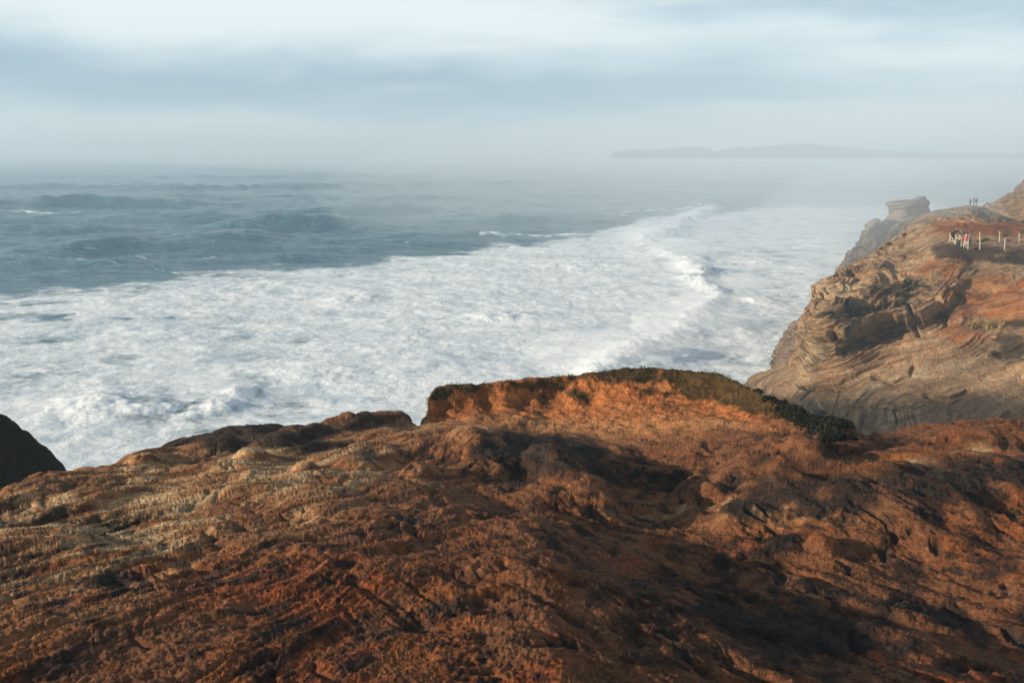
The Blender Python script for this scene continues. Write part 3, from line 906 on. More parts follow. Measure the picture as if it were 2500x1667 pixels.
def build_stack():
    rows = [(188, 1052, 1092), (193, 1046, 1096), (204, 1036, 1099), (209, 958, 1101), (214, 925, 1102), (221, 888, 1103), (234, 876, 1101), (242, 878, 1099), (256, 890, 1104),
            (275, 888, 1109), (300, 880, 1113), (325, 868, 1116), (345, 852, 1120), (400, 840, 1125), (470, 835, 1130), (640, 830, 1140)]
    r = np.array(rows, float)
    nv, nu = 240, 300
    zy = np.concatenate([np.linspace(188, 260, nv // 2), np.linspace(261, 640, nv - nv // 2)])
    L = np.interp(zy, r[:, 0], r[:, 1]); R = np.interp(zy, r[:, 0], r[:, 2])
    yc = 190.0
    th = np.linspace(0, 2 * math.pi, nu)
    lx = np.array([at(*Z1(l, q), yc) for l, q in zip(L, zy)]); rx = np.array([at(*Z1(l, q), yc) for l, q in zip(R, zy)])
    P = np.zeros((nu, nv, 3))
    ct, st = np.cos(th), np.sin(th)
    sx = np.sign(ct) * np.abs(ct) ** .75; sy = np.sign(st) * np.abs(st) ** .75
    half = (rx[:, 0] - lx[:, 0]) / 2; mid = (rx[:, 0] + lx[:, 0]) / 2
    dep = np.minimum(half * 1.1, 8)
    P[..., 0] = mid[None] + sx[:, None] * half[None]
    P[..., 1] = yc + sy[:, None] * dep[None] + .25 * (P[..., 0] - mid[None])
    P[..., 2] = lx[:, 2][None]
    N = grid_normals(P)
    beds, rough, s, w = cliff_disp(P, 0, 0)
    out = np.stack([np.repeat(ct[:, None], nv, 1), np.repeat(st[:, None], nv, 1), np.zeros((nu, nv))], 2)
    k = np.sin(th / 2)[:, None] * 0 + 1
    dsp = (.38 * beds + .30 * rough)
    dsp[-1] = dsp[0]
    P = P + out * dsp[..., None] * k[..., None]
    top = P[:, 0].mean(0) + np.array([0, 0, .05])
    P = np.concatenate([np.repeat(top[None, None], nu, 0), P], 1)
    med = fbm(P[..., 0] / 3, P[..., 1] / 3, P[..., 2] / 1.5, oct=4)
    col = mixc(np.zeros(P.shape, np.float32) + np.asarray((.27, .215, .17), np.float32), (.12, .095, .08), sst(med, -.1, .7) * .7)
    me = mesh_np('sea_stack', P.reshape(-1, 3), grid_faces(nu, nv + 1, True))
    add_col(me, 'albedo', col.reshape(-1, 3))
    obj('sea_stack', me, ROCK2, label='flat-topped sandstone rock tower rising behind the cliff in the sea mist', cat='sea stack')


build_stack()


def build_far_hills():
    # wooded cape far across the water, and a paler range behind it
    for name, y0, pts, seed, tree in (('hills', 2600, [(611, 158), (612, 153.5), (613.5, 151.8), (638.6, 149.3), (650, 149.9), (669, 148.4), (692, 146.5), (703.7, 146.9), (716, 151.8), (730.5, 147.6), (746, 147.6),
                                                      (765, 146.1), (803, 143.6), (815, 145.1), (830, 146.5), (850, 148.5), (880, 150.5), (920, 152.5), (1000, 154), (1140, 155)], 1, 1.0),
                                     ('hills', 6000, [(800, 152), (830, 146), (841.6, 141.5), (861, 138.2), (876, 141.3), (895, 146), (909, 144.2), (966, 138.4), (1024, 135), (1140, 130)], 2, .6)):
        p = np.array(pts, float)
        nc, nr = 700, 50
        px = np.linspace(p[0, 0], p[-1, 0], nc)
        ph = np.interp(px, p[:, 0], p[:, 1])
        crest = np.array([at(a, b, y0) for a, b in zip(px, ph)])
        ht = crest[:, 2] + tree * (5.0 * perlin(px * 1.1, px * 0 + seed) + 6.0 * perlin(px * .45, px * 0 + seed + 5)) * sst(px, p[0, 0], p[0, 0] + 8)
        ht = np.maximum(ht, 1)
        t = np.linspace(-1, 1, nr)
        P = np.zeros((nc, nr, 3))
        wid = 40 + 3.5 * ht
        P[..., 0] = crest[:, 0][:, None] * (1 + .0 * t[None])
        P[..., 1] = y0 + wid[:, None] * t[None]
        P[..., 2] = ht[:, None] * (1 - np.abs(t[None]) ** 1.7) - 1.5
        n = fbm(P[..., 0] / 30, P[..., 1] / 30, oct=4)
        P[..., 2] += 3 * n * (1 - np.abs(t[None]))
        me = mesh_np(name, P.reshape(-1, 3), grid_faces(nc, nr))
        add_col(me, 'albedo', np.zeros((nc * nr, 3)) + np.array([.035, .045, .035]))
        obj(name, me, rock_mat('far_forest', .02, .5, 2.0, (.5, 1.5)), kind='structure')


build_far_hills()


def build_dark_hill():
    # shaded shoulder at the left edge
    nc, nr = 320, 260
    pts = [(-320, 330), (-200, 352), (-100, 375), (-40, 398), (0, 420), (14, 428), (28, 438), (42, 450), (52, 461), (62, 476), (80, 510), (100, 560)]
    p = np.array(pts, float)
    px = np.interp(np.linspace(0, 1, nc), np.linspace(0, 1, len(p)), p[:, 0]); ph = np.interp(px, p[:, 0], p[:, 1])
    y0 = 30.0
    crest = np.array([at(a, b, y0) for a, b in zip(px, ph)])
    t = np.linspace(-1, 1, nr)
    P = np.zeros((nc, nr, 3))
    P[..., 0] = crest[:, 0][:, None]
    P[..., 1] = y0 + t[None] * 13
    fall = np.where(t < 0, np.abs(t) ** 1.5 * 13 * .95, np.abs(t) ** 1.3 * 24)
    P[..., 2] = crest[:, 2][:, None] - fall[None] + .25 * fbm(P[..., 0] / 3, P[..., 1] / 3, oct=4) + .16 * ridged(P[..., 0] / .6, P[..., 1] / .6, oct=4)
    me = mesh_np('hill', P.reshape(-1, 3), grid_faces(nc, nr))
    col = mixc(np.zeros(P.shape, np.float32) + np.asarray((.022, .021, .019), np.float32), (.016, .02, .011), sst(fbm(P[..., 0], P[..., 1], oct=4), -.2, .5))
    add_col(me, 'albedo', col.reshape(-1, 3))
    obj('hill', me, rock_mat('dark_scrub_slope', 1.2, .6, .08), kind='structure')


build_dark_hill()

# ------------------------------------------------------------------ plants on the near rim
def blades(name, pts, nrm, hgt, wid, cols, lean, rng, kind=None, roots=None, **kw):
    """one mesh of tapering bent blades rooted at the points"""
    n = len(pts)
    az = rng.uniform(0, 2 * math.pi, n)
    sx = np.stack([np.cos(az), np.sin(az), np.zeros(n)], 1)
    ln = rng.normal(0, lean, (n, 2))
    up = nrm * .5 + np.array([0, 0, .5]) + np.concatenate([ln, np.zeros((n, 1))], 1) + np.array([.15, 0, 0])
    up /= np.linalg.norm(up, axis=1, keepdims=True)
    mid = pts + up * (hgt * .55)[:, None]
    tip = mid + (up + np.concatenate([ln * 1.5, -np.full((n, 1), .25)], 1)) * (hgt * .5)[:, None]
    w = wid[:, None]
    V = np.stack([pts - sx * w, pts + sx * w, mid + sx * w * .7, mid - sx * w * .7, tip], 1).reshape(-1, 3)
    b = np.arange(n) * 5
    F = np.concatenate([np.stack([b, b + 1, b + 2], 1), np.stack([b, b + 2, b + 3], 1), np.stack([b + 3, b + 2, b + 4], 1)])
    me = mesh_np(name, V, F, False)
    add_col(me, 'albedo', np.repeat(cols, 5, 0))
    return obj(name, me, LEAF, kind=kind, **kw)


def leaf_mat():
    m = bpy.data.materials.new('leaf')
    m.use_nodes = True
    k = NT(m.node_tree)
    out = k.n('ShaderNodeOutputMaterial')
    b = k.n('ShaderNodeBsdfPrincipled')
    g = k.n('ShaderNodeNewGeometry')
    k.put(b.inputs['Base Color'], k.mix(1.0, k.attr('albedo', 'Color'), k.ramp(k.noise(g.outputs['Position'], 9, 3), .3, .7, .6, 1.4, False), 'MULTIPLY'))
    b.inputs['Roughness'].default_value = .75
    b.inputs['Specular IOR Level'].default_value = .2
    k.t.links.new(b.outputs[0], out.inputs[0])
    return m


LEAF = leaf_mat()


def mk_in(px):
    return ((px > 745) & (px < 858)).astype(float)


def rim_plants():
    P, N, turf, px, pv = TURF
    rng = np.random.default_rng(3)
    vis = np.ones(px.shape, bool)
    w = (turf * vis)[:-1, :-1] * np.linalg.norm(np.cross(P[1:, :-1] - P[:-1, :-1], P[:-1, 1:] - P[:-1, :-1]), axis=2)
    p = (w / w.sum()).ravel()
    nb = 110000
    idx = rng.choice(p.size, nb, p=p)
    i, j = np.unravel_index(idx, w.shape)
    a, b = rng.random((2, nb, 1))
    q = P[i, j] + (P[i + 1, j] - P[i, j]) * a + (P[i, j + 1] - P[i, j]) * b
    clump = fbm(q[:, 0] * 1.7, q[:, 1] * 1.7, q[:, 2], oct=3)
    t = sst(clump + rng.normal(0, .25, nb), -.5, .6)[:, None]
    cols = np.array([.018, .024, .009]) * (1 - t) + np.array([.085, .076, .030]) * t
    dry = rng.random(nb) < .12
    cols[dry] = (.24, .17, .075)
    h = rng.uniform(.03, .10, nb) * (1 + 1.3 * np.clip(clump, -.5, 1))
    blades('grass', q, N[i, j], h, rng.uniform(.006, .014, nb), cols, .45, rng, kind='stuff')
    # dark leafy shrubs along the falling edge on the right
    m = w * np.exp(-((px[:-1, :-1] - 815) / 38) ** 2)
    qd = np.maximum(1e-9, m).ravel(); qd /= qd.sum()
    V, F, cc = [], [], []
    nsh = 520
    ra = np.array([r[0] for r in RIDGE], float)
    cre = np.interp(px, ra, [r[1] for r in RIDGE])
    m = np.exp(-(np.maximum(np.abs(px - 804) - 28, 0) / 12) ** 2) * sst(4 + .24 * (px - 755) - (pv - cre), 0, 4) * sst(pv - cre, -9, -4) * mk_in(px) * (P[..., 1] > 16)
    m = m[:-1, :-1] * np.linalg.norm(np.cross(P[1:, :-1] - P[:-1, :-1], P[:-1, 1:] - P[:-1, :-1]), axis=2)
    ii, jj = np.unravel_index(rng.choice(m.size, nsh, p=(m / m.sum()).ravel()), m.shape)
    n = 0
    for k in range(nsh):
        c = P[ii[k], jj[k]].copy()
        rad = rng.uniform(.05, .15) * (.55 + .45 * sst(px[ii[k], jj[k]], 760, 800))
        nl = 170
        d = rng.normal(size=(nl, 3)); d /= np.linalg.norm(d, axis=1, keepdims=True)
        c[2] += rad * .35
        q = c + d * rad * rng.uniform(.4, 1.15, (nl, 1)) * np.array([1.3, 1, .85])
        e1 = rng.normal(size=(nl, 3)); e1 /= np.linalg.norm(e1, axis=1, keepdims=True)
        e2 = np.cross(e1, d); e2 /= np.maximum(np.linalg.norm(e2, axis=1, keepdims=True), 1e-6)
        s = rng.uniform(.014, .035, (nl, 1))
        V.append(np.stack([q - e1 * s, q - e2 * s * .6, q + e1 * s, q + e2 * s * .6], 1).reshape(-1, 3))
        F.append(np.arange(nl)[:, None] * 4 + np.arange(4)[None] + n)
        cc.append(np.repeat(np.array([[.012, .015, .009]]) * rng.uniform(.6, 1.9, (nl, 1)), 4, 0))
        n += nl * 4
    me = mesh_np('undergrowth', np.concatenate(V), np.concatenate(F), False)
    add_col(me, 'albedo', np.concatenate(cc))
    obj('undergrowth', me, LEAF, kind='stuff')


rim_plants()


def tube(bm, pts, rad, seg=7):
    """tapered tube through points"""
    rings = []
    pts = [Vector(p) for p in pts]
    for i, p in enumerate(pts):
        t = (pts[min(i + 1, len(pts) - 1)] - pts[max(i - 1, 0)]).normalized()
        u = t.cross(Vector((0, 1, 0)))
        if u.length < .05:
            u = t.cross(Vector((1, 0, 0)))
        u.normalize(); v = t.cross(u)
        rings.append([bm.verts.new(p + (u * math.cos(k * 2 * math.pi / seg) + v * math.sin(k * 2 * math.pi / seg)) * rad[i]) for k in range(seg)])
    for a, b in zip(rings[:-1], rings[1:]):
        for k in range(seg):
            bm.faces.new((a[k], a[(k + 1) % seg], b[(k + 1) % seg], b[k]))
    bm.faces.new(rings[0][::-1]); bm.faces.new(rings[-1])


def bm_obj(name, bm, mat, parent=None, **kw):
    bmesh.ops.recalc_face_normals(bm, faces=bm.faces)
    me = bpy.data.meshes.new(name)
    bm.to_mesh(me); bm.free()
    return obj(name, me, mat, parent, **kw)


def stalk():
    Y = 19.6
    bark = plain('grey_bark', (.022, .019, .016), .9)
    c = lambda zx, zy: at(*Z1(zx, zy), Y)
    base = c(532, 1500)
    rel = lambda zx, zy, dy=0: c(zx, zy) - base + np.array([0, dy, 0])
    r = empty('dry_stalk', base, label='thin bare dead stalk with short twigs, standing above the dark shrubs of the near rim', cat='plant')
    bm = bmesh.new()
    tube(bm, [rel(528, 1530), rel(538, 1482), rel(556, 1430), rel(572, 1390), rel(584, 1350), rel(592, 1325), rel(599, 1302)], [.020, .018, .016, .014, .012, .009, .005], 6)
    bm_obj('stem', bm, bark, r)
    for pts in ([(578, 1372), (566, 1352, .03), (560, 1340, .05)], [(586, 1345), (597, 1338, -.03), (610, 1324, -.05)], [(582, 1358), (572, 1335, -.02)], [(586, 1345), (604, 1347, .03)],
                [(572, 1390), (590, 1378, .04)], [(592, 1325), (588, 1308, .02)]):
        bm = bmesh.new()
        tube(bm, [rel(*p) for p in pts], [.006, .004, .002][:len(pts)], 5)
        bm_obj('twig', bm, bark, r)


stalk()


def Z2(zx, zy):
    return 925.7 + zx * .04701, 188.4 + zy * .04701


def cliff_tufts():
    rng = np.random.default_rng(11)
    specs = [('wide pale dry grass tuft hanging over the orange slope of the headland', 985, 325, 18, 1400, .75, (.34, .25, .12)),
             ('small dry tuft beside the foot of the fence on the headland', 973.5, 247.5, 3.0, 200, .45, (.28, .17, .08)),
             ('olive tuft behind the bare posts on the fenced path', 989, 239, 4.0, 220, .5, (.13, .12, .05)),
             ('dark tussock between the two tall bare posts', 984, 240.5, 3.4, 160, .4, (.06, .07, .03)),
             ('tan tuft on the dark scrub below the rightmost bare posts', 1011, 251, 3, 160, .5, (.25, .17, .08)),
             ('straw tuft low in the dark scrub at the right edge of the headland', 1003, 256, 3, 160, .5, (.27, .19, .09))]
    for lab, px, py, hw, n, hh, col in specs:
        pts = []
        big = hw > 10
        for k in np.linspace(-1, 1, 40 if big else 1):
            pts.append(cliff_point(px + k * hw * .9, py + 1 + (1.5 * math.sin(7 * k) if big else 0)))
        pts = np.array(pts)
        i = rng.integers(0, len(pts), n)
        q = pts[i] + rng.normal(0, .16 if big else .22, (n, 3)) * np.array([1, 1, .2])
        base = q.mean(0)
        cols = np.asarray(col) * rng.uniform(.5, 1.35, (n, 1))
        o = blades('grass_tuft', q - base, np.repeat(np.array([[0, -.4, .8]]), n, 0), rng.uniform(.5, 1.1, n) * hh, rng.uniform(.018, .04, n), cols, .4, rng,
                   label=lab, cat='grass tuft', group='grass tufts on the headland')
        o.location = base


cliff_tufts()

WOOD = plain('weathered_wood', (.46, .42, .31), .85, .3, 12)


def post_bm(bm, base, top, w=.065):
    """squared timber post with a chamfered top, a little sunk into the ground"""
    base, top = Vector(base), Vector(top)
    ax = (top - base).normalized()
    u = Vector((1, 0, 0)); u = (u - ax * u.dot(ax)).normalized(); v = ax.cross(u)
    b0 = base - ax * .3
    rings = []
    for p, s in ((b0, 1.0), (base, 1.0), (top - ax * .05, .96), (top, .6)):
        ring = []
        for k in range(8):
            t = (k + .5) * math.pi / 4
            ring.append(bm.verts.new(p + (u * math.cos(t) + v * math.sin(t)) * w * s * 1.08))
        rings.append(ring)
    for a, b in zip(rings[:-1], rings[1:]):
        for k in range(8):
            bm.faces.new((a[k], a[(k + 1) % 8], b[(k + 1) % 8], b[k]))
    bm.faces.new(rings[0][::-1]); bm.faces.new(rings[-1])


def beam(bm, a, b, w, h):
    a, b = Vector(a), Vector(b)
    t = (b - a).normalized()
    n = t.cross(Vector((0, 0, 1))).normalized() * w / 2
    up = n.cross(t).normalized() * h / 2
    q = [[bm.verts.new(p + sx * n + sz * up) for sx, sz in ((-1, -1), (1, -1), (1, 1), (-1, 1))] for p in (a, b)]
    for k in range(4):
        bm.faces.new((q[0][k], q[0][(k + 1) % 4], q[1][(k + 1) % 4], q[1][k]))
    bm.faces.new(q[0][::-1]); bm.faces.new(q[1])


def same_depth(zx, zy, y):
    return at(*Z2(zx, zy), y)


def fences():
    corners = [(508, 1135, 522, 925), (628, 1185, 648, 960), (757, 1228, 768, 1010), (892, 1288, 908, 1080)]
    foot = [cliff_point(*Z2(a, b)) for a, b, _, _ in corners]
    root = empty('viewpoint_fence', foot[0], label='pale timber fence of four posts with slanting rails around the crowded viewpoint', cat='fence')
    o = np.array(root.location)
    tops = []
    for (bx, by, tx, ty), p in zip(corners, foot):
        bm = bmesh.new()
        t = same_depth(tx, ty, p[1])
        tops.append(t)
        post_bm(bm, p - o, t - o)
        bm_obj('post', bm, WOOD, root)
    for (i, a), (j, b) in (((0, (518, 1000)), (1, (622, 1140))), ((2, (762, 1200)), (3, (900, 1145))), ((0, (512, 1075)), (1, (630, 1165))), ((1, (640, 1040)), (2, (764, 1085)))):
        bm = bmesh.new()
        off = np.array([0, -.12, 0])
        beam(bm, same_depth(*a, foot[i][1]) - o + off, same_depth(*b, foot[j][1]) - o + off, .05, .10)
        bm_obj('rail', bm, WOOD, root)
    singles = [(1150, 1075, 1154, 915, 'pale bare post standing just behind the wired post right of the crowd'),
               (1144, 1290, 1162, 1050, 'pale bare post at the end of the slack wire right of the crowd'),
               (1562, 1130, 1578, 905, 'bare post on the far side of the fenced path, between the grass tufts'),
               (1678, 1298, 1692, 1045, 'tall bare post on the near side of the fenced path, set in dark scrub'),
               (1978, 1155, 1995, 945, 'bare post farthest right along the fenced path')]
    ends = []
    for bx, by, tx, ty, lab in singles:
        p = cliff_point(*Z2(bx, by))
        t = same_depth(tx, ty, p[1])
        bm = bmesh.new()
        post_bm(bm, (0, 0, 0), t - p)
        ob = bm_obj('fence_post', bm, WOOD, label=lab, cat='post', group='bare posts along the path')
        ob.location = p
        ends.append((p, t))
    a = same_depth(905, 1130, foot[3][1]); b = ends[1][0] + (ends[1][1] - ends[1][0]) * .22
    bm = bmesh.new()
    pts = [Vector(a + (b - a) * s) - Vector((0, 0, .12 * math.sin(math.pi * s))) - Vector(a) for s in np.linspace(0, 1, 9)]
    tube(bm, pts, [.018] * 9, 5)
    w = bm_obj('wire', bm, plain('grey_wire', (.2, .2, .2), .5), label='slack grey wire running down from the viewpoint fence to a bare post', cat='wire')
    w.location = a
    return foot


FENCE_FOOT = fences()

SKIN = plain('skin', (.45, .26, .18), .6, .05)
CLOTH = {}


def cloth(c):
    if c not in CLOTH:
        CLOTH[c] = plain('cloth', c, .9, .15, 20)
    return CLOTH[c]


def person(loc, rz, ht, top, legs, hair, label, arms='down', lean=0.0, cap=None, bare=False, shoes=(.05, .05, .05), step=.05, group=None):
    """standing figure, facing local -Y, 1.72 m before scaling"""
    J = {'pelvis': ((0, 0, .96), .135, .105), 'waist': ((0, -lean * .2, 1.12), .125, .10), 'chest': ((0, -lean * .6, 1.32), .155, .115), 'neck': ((0, -lean * .85, 1.47), .055, .055),
         'jaw': ((0, -lean - .015, 1.555), .066, .078), 'head': ((0, -lean - .005, 1.635), .078, .092), 'crown': ((0, -lean + .005, 1.70), .055, .065), 'nose': ((0, -lean - .105, 1.60), .014, .014)}
    E = [('pelvis', 'waist'), ('waist', 'chest'), ('chest', 'neck'), ('neck', 'jaw'), ('jaw', 'head'), ('head', 'crown'), ('head', 'nose')]
    for s, q in ((-1, 'a'), (1, 'b')):
        J['sh' + q] = ((s * .185, -lean * .7, 1.405), .066, .066)
        if arms == 'camera':
            el, wr, ha = (s * .25, -lean - .16, 1.22), (s * .10, -lean - .26, 1.46), (s * .05, -lean - .27, 1.52)
        elif arms == 'rail':
            el, wr, ha = (s * .24, -lean - .10, 1.16), (s * .22, -lean - .30, 1.06), (s * .20, -lean - .38, 1.04)
        elif arms == 'pocket':
            el, wr, ha = (s * .27, -lean * .4 + .05, 1.15), (s * .19, -.08, .98), (s * .16, -.12, .93)
        else:
            el, wr, ha = (s * .235, -lean * .4 + .03, 1.14), (s * .235, -.05 - lean * .3, .90), (s * .225, -.08 - lean * .3, .82)
        J['el' + q] = (el, .046, .046); J['wr' + q] = (wr, .032, .032); J['ha' + q] = (ha, .034, .022)
        J['hip' + q] = ((s * .092, 0, .90), .092, .10)
        J['kn' + q] = ((s * .105, -.02 - s * step * .5, .50), .062, .066)
        J['an' + q] = ((s * .11, .03 - s * step, .10), .042, .045)
        J['to' + q] = ((s * .13, -.13 - s * step, .05), .040, .034)
        E += [('chest', 'sh' + q), ('sh' + q, 'el' + q), ('el' + q, 'wr' + q), ('wr' + q, 'ha' + q), ('pelvis', 'hip' + q), ('hip' + q, 'kn' + q), ('kn' + q, 'an' + q), ('an' + q, 'to' + q)]
    names = list(J)
    bm = bmesh.new()
    sk = bm.verts.layers.skin.verify()
    vs = {}
    for n in names:
        v = bm.verts.new(J[n][0])
        v[sk].radius = J[n][1:]
        v[sk].use_root = n == 'pelvis'
        vs[n] = v
    for a, b in E:
        bm.edges.new((vs[a], vs[b]))
    me = bpy.data.meshes.new('body_joints')
    bm.to_mesh(me); bm.free()
    tmp = bpy.data.objects.new('body_joints', me)
    C.objects.link(tmp)
    tmp.modifiers.new('skin', 'SKIN').use_smooth_shade = True
    sub = tmp.modifiers.new('sub', 'SUBSURF'); sub.levels = 1; sub.render_levels = 1
    dg = bpy.context.evaluated_depsgraph_get()
    dg.update()
    body = bpy.data.meshes.new_from_object(tmp.evaluated_get(dg))
    bpy.data.objects.remove(tmp)
    body.materials.clear()
    body.transform(__import__('mathutils').Matrix.Scale(ht / 1.72, 4))
    root = obj('person', body, [SKIN, cloth(top), cloth(legs), cloth(shoes)], label=label, cat='person', group=group)
    for p in body.polygons:
        z = p.center[2] / ht * 1.72
        y = p.center[1] / ht * 1.72
        x = abs(p.center[0]) / ht * 1.72
        hand = min((Vector(J['ha' + q][0]) - Vector(p.center) * (1.72 / ht)).length for q in 'ab') < .075
        p.material_index = 0 if (z > 1.475 or hand) else 1 if (z > .93 or x > .21) else 3 if z < .11 else (0 if (bare and z < .55) else 2)
    root.location = loc
    root.rotation_euler = (0, 0, rz)
    k = ht / 1.72
    hb = bmesh.new()
    bmesh.ops.create_uvsphere(hb, u_segments=14, v_segments=9, radius=.1)
    for v in list(hb.verts):
        if v.co.z < -.035 and v.co.y < .02:
            hb.verts.remove(v)
    for v in hb.verts:
        v.co = Vector((v.co.x * .92, v.co.y * 1.12 - lean + .012, v.co.z * .95 + 1.665)) * k
    bm_obj('cap' if cap else 'hair', hb, cloth(cap or hair), root)
    if cap:
        pb = bmesh.new()
        beam(pb, Vector((0, -lean - .06, 1.675)) * k, Vector((0, -lean - .19, 1.655)) * k, .13 * k, .012)
        bm_obj('peak', pb, cloth(cap), root)
    return root


def people():
    g1, g2 = 'people on the ridge', 'people at the viewpoint'

    def stand(zx, zy, ht, rz, top, legs, hair, lab, g, surf=None, **kw):
        p = surf_point(surf if surf is not None else CLIFF_VIS, *Z2(zx, zy))
        person(p - np.array([0, 0, .03]), rz, ht, top, legs, hair, lab, group=g, **kw)
    dk, nv, gr = (.03, .03, .035), (.03, .04, .07), (.18, .18, .19)
    stand(940, 384, 1.72, .4, dk, (.14, .11, .10), (.03, .02, .015), 'person in a bulky dark jacket on the ridge, apart from the pair', g1, arms='pocket')
    stand(1010, 352, 1.78, 1.5, nv, (.05, .05, .06), (.03, .02, .015), 'slim person in dark clothes on the ridge, turned to a companion', g1, arms='rail', step=.02)
    stand(1073, 362, 1.70, -1.3, (.10, .11, .15), (.35, .33, .30), (.05, .03, .02), 'person in a grey-blue jacket on the ridge, facing the slim dark figure', g1, arms='down')
    stand(1298, 408, 1.66, 2.6, (.05, .045, .05), (.60, .58, .52), (.03, .02, .015), 'lone person with dark top and white trousers walking beyond the ridge', g1, surf=SURF['hill'], step=.14)
    stand(556, 1125, 1.62, -.5, (.02, .022, .03), (.03, .03, .035), (.05, .03, .02), 'person in black leaning at the seaward corner post of the viewpoint', g2, arms='rail', lean=.10)
    stand(612, 1120, 1.80, -.2, (.025, .03, .05), (.03, .03, .04), (.03, .02, .015), 'tall person in dark navy wearing a red cap behind the viewpoint fence', g2, cap=(.35, .06, .06), arms='camera')
    stand(730, 1130, 1.74, .2, (.52, .44, .34), (.12, .10, .09), (.20, .12, .06), 'person in a cream jacket standing at the back of the viewpoint group', g2, arms='camera')
    stand(705, 1232, 1.68, 2.2, (.36, .29, .24), (.02, .02, .025), (.04, .025, .02), 'person in beige top, black trousers and white shoes beside the fence rail', g2, shoes=(.7, .7, .68), arms='pocket')
    stand(832, 1258, 1.72, 2.9, (.75, .14, .17), (.60, .50, .45), (.04, .03, .02), 'person in a bright pink top and white cap at the viewpoint rail', g2, cap=(.8, .8, .78), shoes=(.6, .55, .5), arms='rail')
    stand(922, 1222, 1.70, .5, (.34, .31, .29), (.05, .05, .06), (.12, .07, .04), 'person in a pale grey jacket at the inland end of the viewpoint group', g2, arms='down')


people()


def spray():
    def balls(name, items, dens, colr=(.80, .88, .95, 1)):
        bm = bmesh.new()
        for c, r in items:
            s = bmesh.ops.create_icosphere(bm, subdivisions=3, radius=1.0)
            for v in s['verts']:
                v.co = Vector((c[0] + v.co.x * r[0], c[1] + v.co.y * r[1], c[2] + v.co.z * r[2]))
        me = bpy.data.meshes.new(name)
        bm.to_mesh(me); bm.free()
        m = bpy.data.materials.new(name)
        m.use_nodes = True
        k = NT(m.node_tree)
        out = k.n('ShaderNodeOutputMaterial')
        v = k.n('ShaderNodeVolumePrincipled')
        v.inputs['Color'].default_value = colr
        v.inputs['Density'].default_value = dens
        k.t.links.new(v.outputs[0], out.inputs['Volume'])
        obj(name, me, m, kind='stuff')
    a = at(878, 232, 163)
    balls('mist', [((a[0], a[1], a[2] + 1), (24, 13, 13))], .016)
    rng = np.random.default_rng(5)
    it = []
    for k in range(16):
        q = rng.random() * (len(SURF_LINE) - 1.01)
        i = int(q); f = q - i
        px, py = (SURF_LINE[i][n] * (1 - f) + SURF_LINE[i + 1][n] * f for n in (0, 1))
        y = H / float(tand(py)); z = rng.uniform(.6, 1.6)
        it.append(((float(slope(px, py)[0]) * y + rng.normal(0, 2), y + rng.normal(0, 2), z), (rng.uniform(4, 11), rng.uniform(4, 8), rng.uniform(1.6, 3.4))))
    for px, py, r in ((208, 392, 3.2), (216, 384, 2.4), (224, 398, 2.8), (640, 352, 5), (622, 360, 5)):
        y = H / float(tand(py))
        it.append(((float(slope(px, py)[0]) * y, y, 1.0), (r * 1.5, r, r * .7)))
    balls('sea_spray', it, .055, (.93, .96, .98, 1))
    b = at(960, 215, 330)
    balls('mist', [((b[0] - 10, b[1], 12), (240, 115, 36))], .0032)


spray()


def small_rock():
    bm = bmesh.new()
    bmesh.ops.create_icosphere(bm, subdivisions=5, radius=1)
    c = at(872.8, 224, 215)
    v = np.array([q.co[:] for q in bm.verts])
    n = fbm(v[:, 0] * 1.3, v[:, 1] * 1.3, v[:, 2] * 2.2, oct=4)
    lean = v[:, 0] * .35
    out = v * (1 + .22 * n)[:, None] * np.array([1.75, 2.2, 1.3]) + np.stack([0 * lean, 0 * lean, .9 * v[:, 0] * 1.0 - .35 * (v[:, 0]) ** 2], 1)
    for q, w in zip(bm.verts, out):
        q.co = w
    for f in bm.faces:
        f.smooth = True
    o = bm_obj('rock', bm, None, label='small hazy rock jutting above the surf left of the flat-topped tower', cat='rock')
    # a wider foot carries it down to the cliff behind
    add_col(o.data, 'albedo', np.tile(np.array([[.22, .18, .145]]), (len(o.data.vertices), 1)))
    o.data.materials.append(ROCK2)
    o.location = c


small_rock()

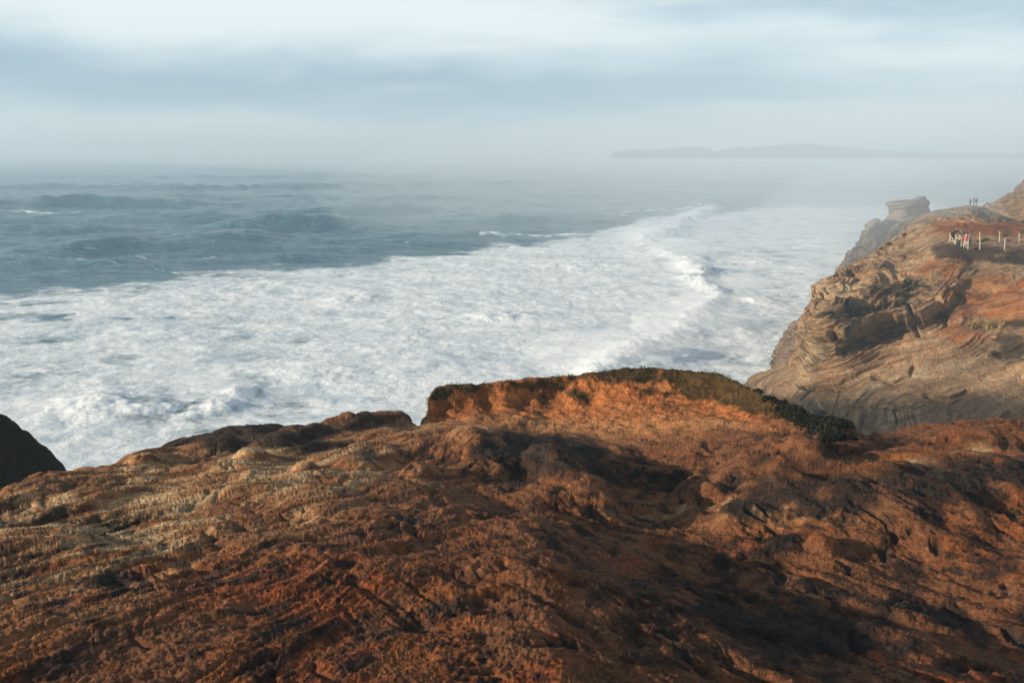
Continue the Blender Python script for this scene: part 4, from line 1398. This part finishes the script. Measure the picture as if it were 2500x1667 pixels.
# ------------------------------------------------------------------ sea haze
def build_haze():
    bm = bmesh.new()
    bmesh.ops.create_cube(bm, size=1.0)
    for v in bm.verts:
        v.co.x *= 19000
        v.co.y = 5800 + v.co.y * 12600
        v.co.z = 64.0 + v.co.z * 138
    me = bpy.data.meshes.new('haze')
    bm.to_mesh(me); bm.free()
    m = bpy.data.materials.new('sea_haze')
    m.use_nodes = True
    k = NT(m.node_tree)
    out = k.n('ShaderNodeOutputMaterial')
    v = k.n('ShaderNodeVolumePrincipled')
    v.inputs['Color'].default_value = (0.72, 0.87, 0.985, 1)
    v.inputs['Density'].default_value = 0.00058
    v.inputs['Anisotropy'].default_value = 0.0
    k.t.links.new(v.outputs[0], out.inputs['Volume'])
    obj('haze', me, m, kind='stuff')


build_haze()


def build_fog():
    # bank of sea fog lying on the far water, rising with distance; thicker towards the land on the right
    def bank(plan, dens):
        bm = bmesh.new()
        lo = [bm.verts.new((x, y, -1.6)) for x, y in plan]
        hi = [bm.verts.new((x, y, float(np.interp(y, [350, 2800], [4, 12])))) for x, y in plan]
        n = len(plan)
        for k in range(n):
            bm.faces.new((lo[k], lo[(k + 1) % n], hi[(k + 1) % n], hi[k]))
        bm.faces.new(lo[::-1])
        bmesh.ops.triangulate(bm, faces=[bm.faces.new(hi)])
        bmesh.ops.recalc_face_normals(bm, faces=bm.faces)
        me = bpy.data.meshes.new('fog')
        bm.to_mesh(me); bm.free()
        m = bpy.data.materials['sea_haze'].copy()
        m.name = 'sea_fog'
        v = [q for q in m.node_tree.nodes if q.type == 'PRINCIPLED_VOLUME'][0]
        v.inputs['Density'].default_value = dens
        obj('fog', me, m, kind='stuff')
    bank([(-4000, 500), (4000, 500), (4000, 2800), (-4000, 2800)], .0004)
    bank([(250, 352), (3900, 352), (3900, 2795), (-1400, 2795)], .0016)
    bank([(330, 354), (3800, 354), (3800, 2790), (-500, 2790)], .0014)
    bank([(420, 356), (3700, 356), (3700, 2785), (300, 2785)], .0016)


build_fog()
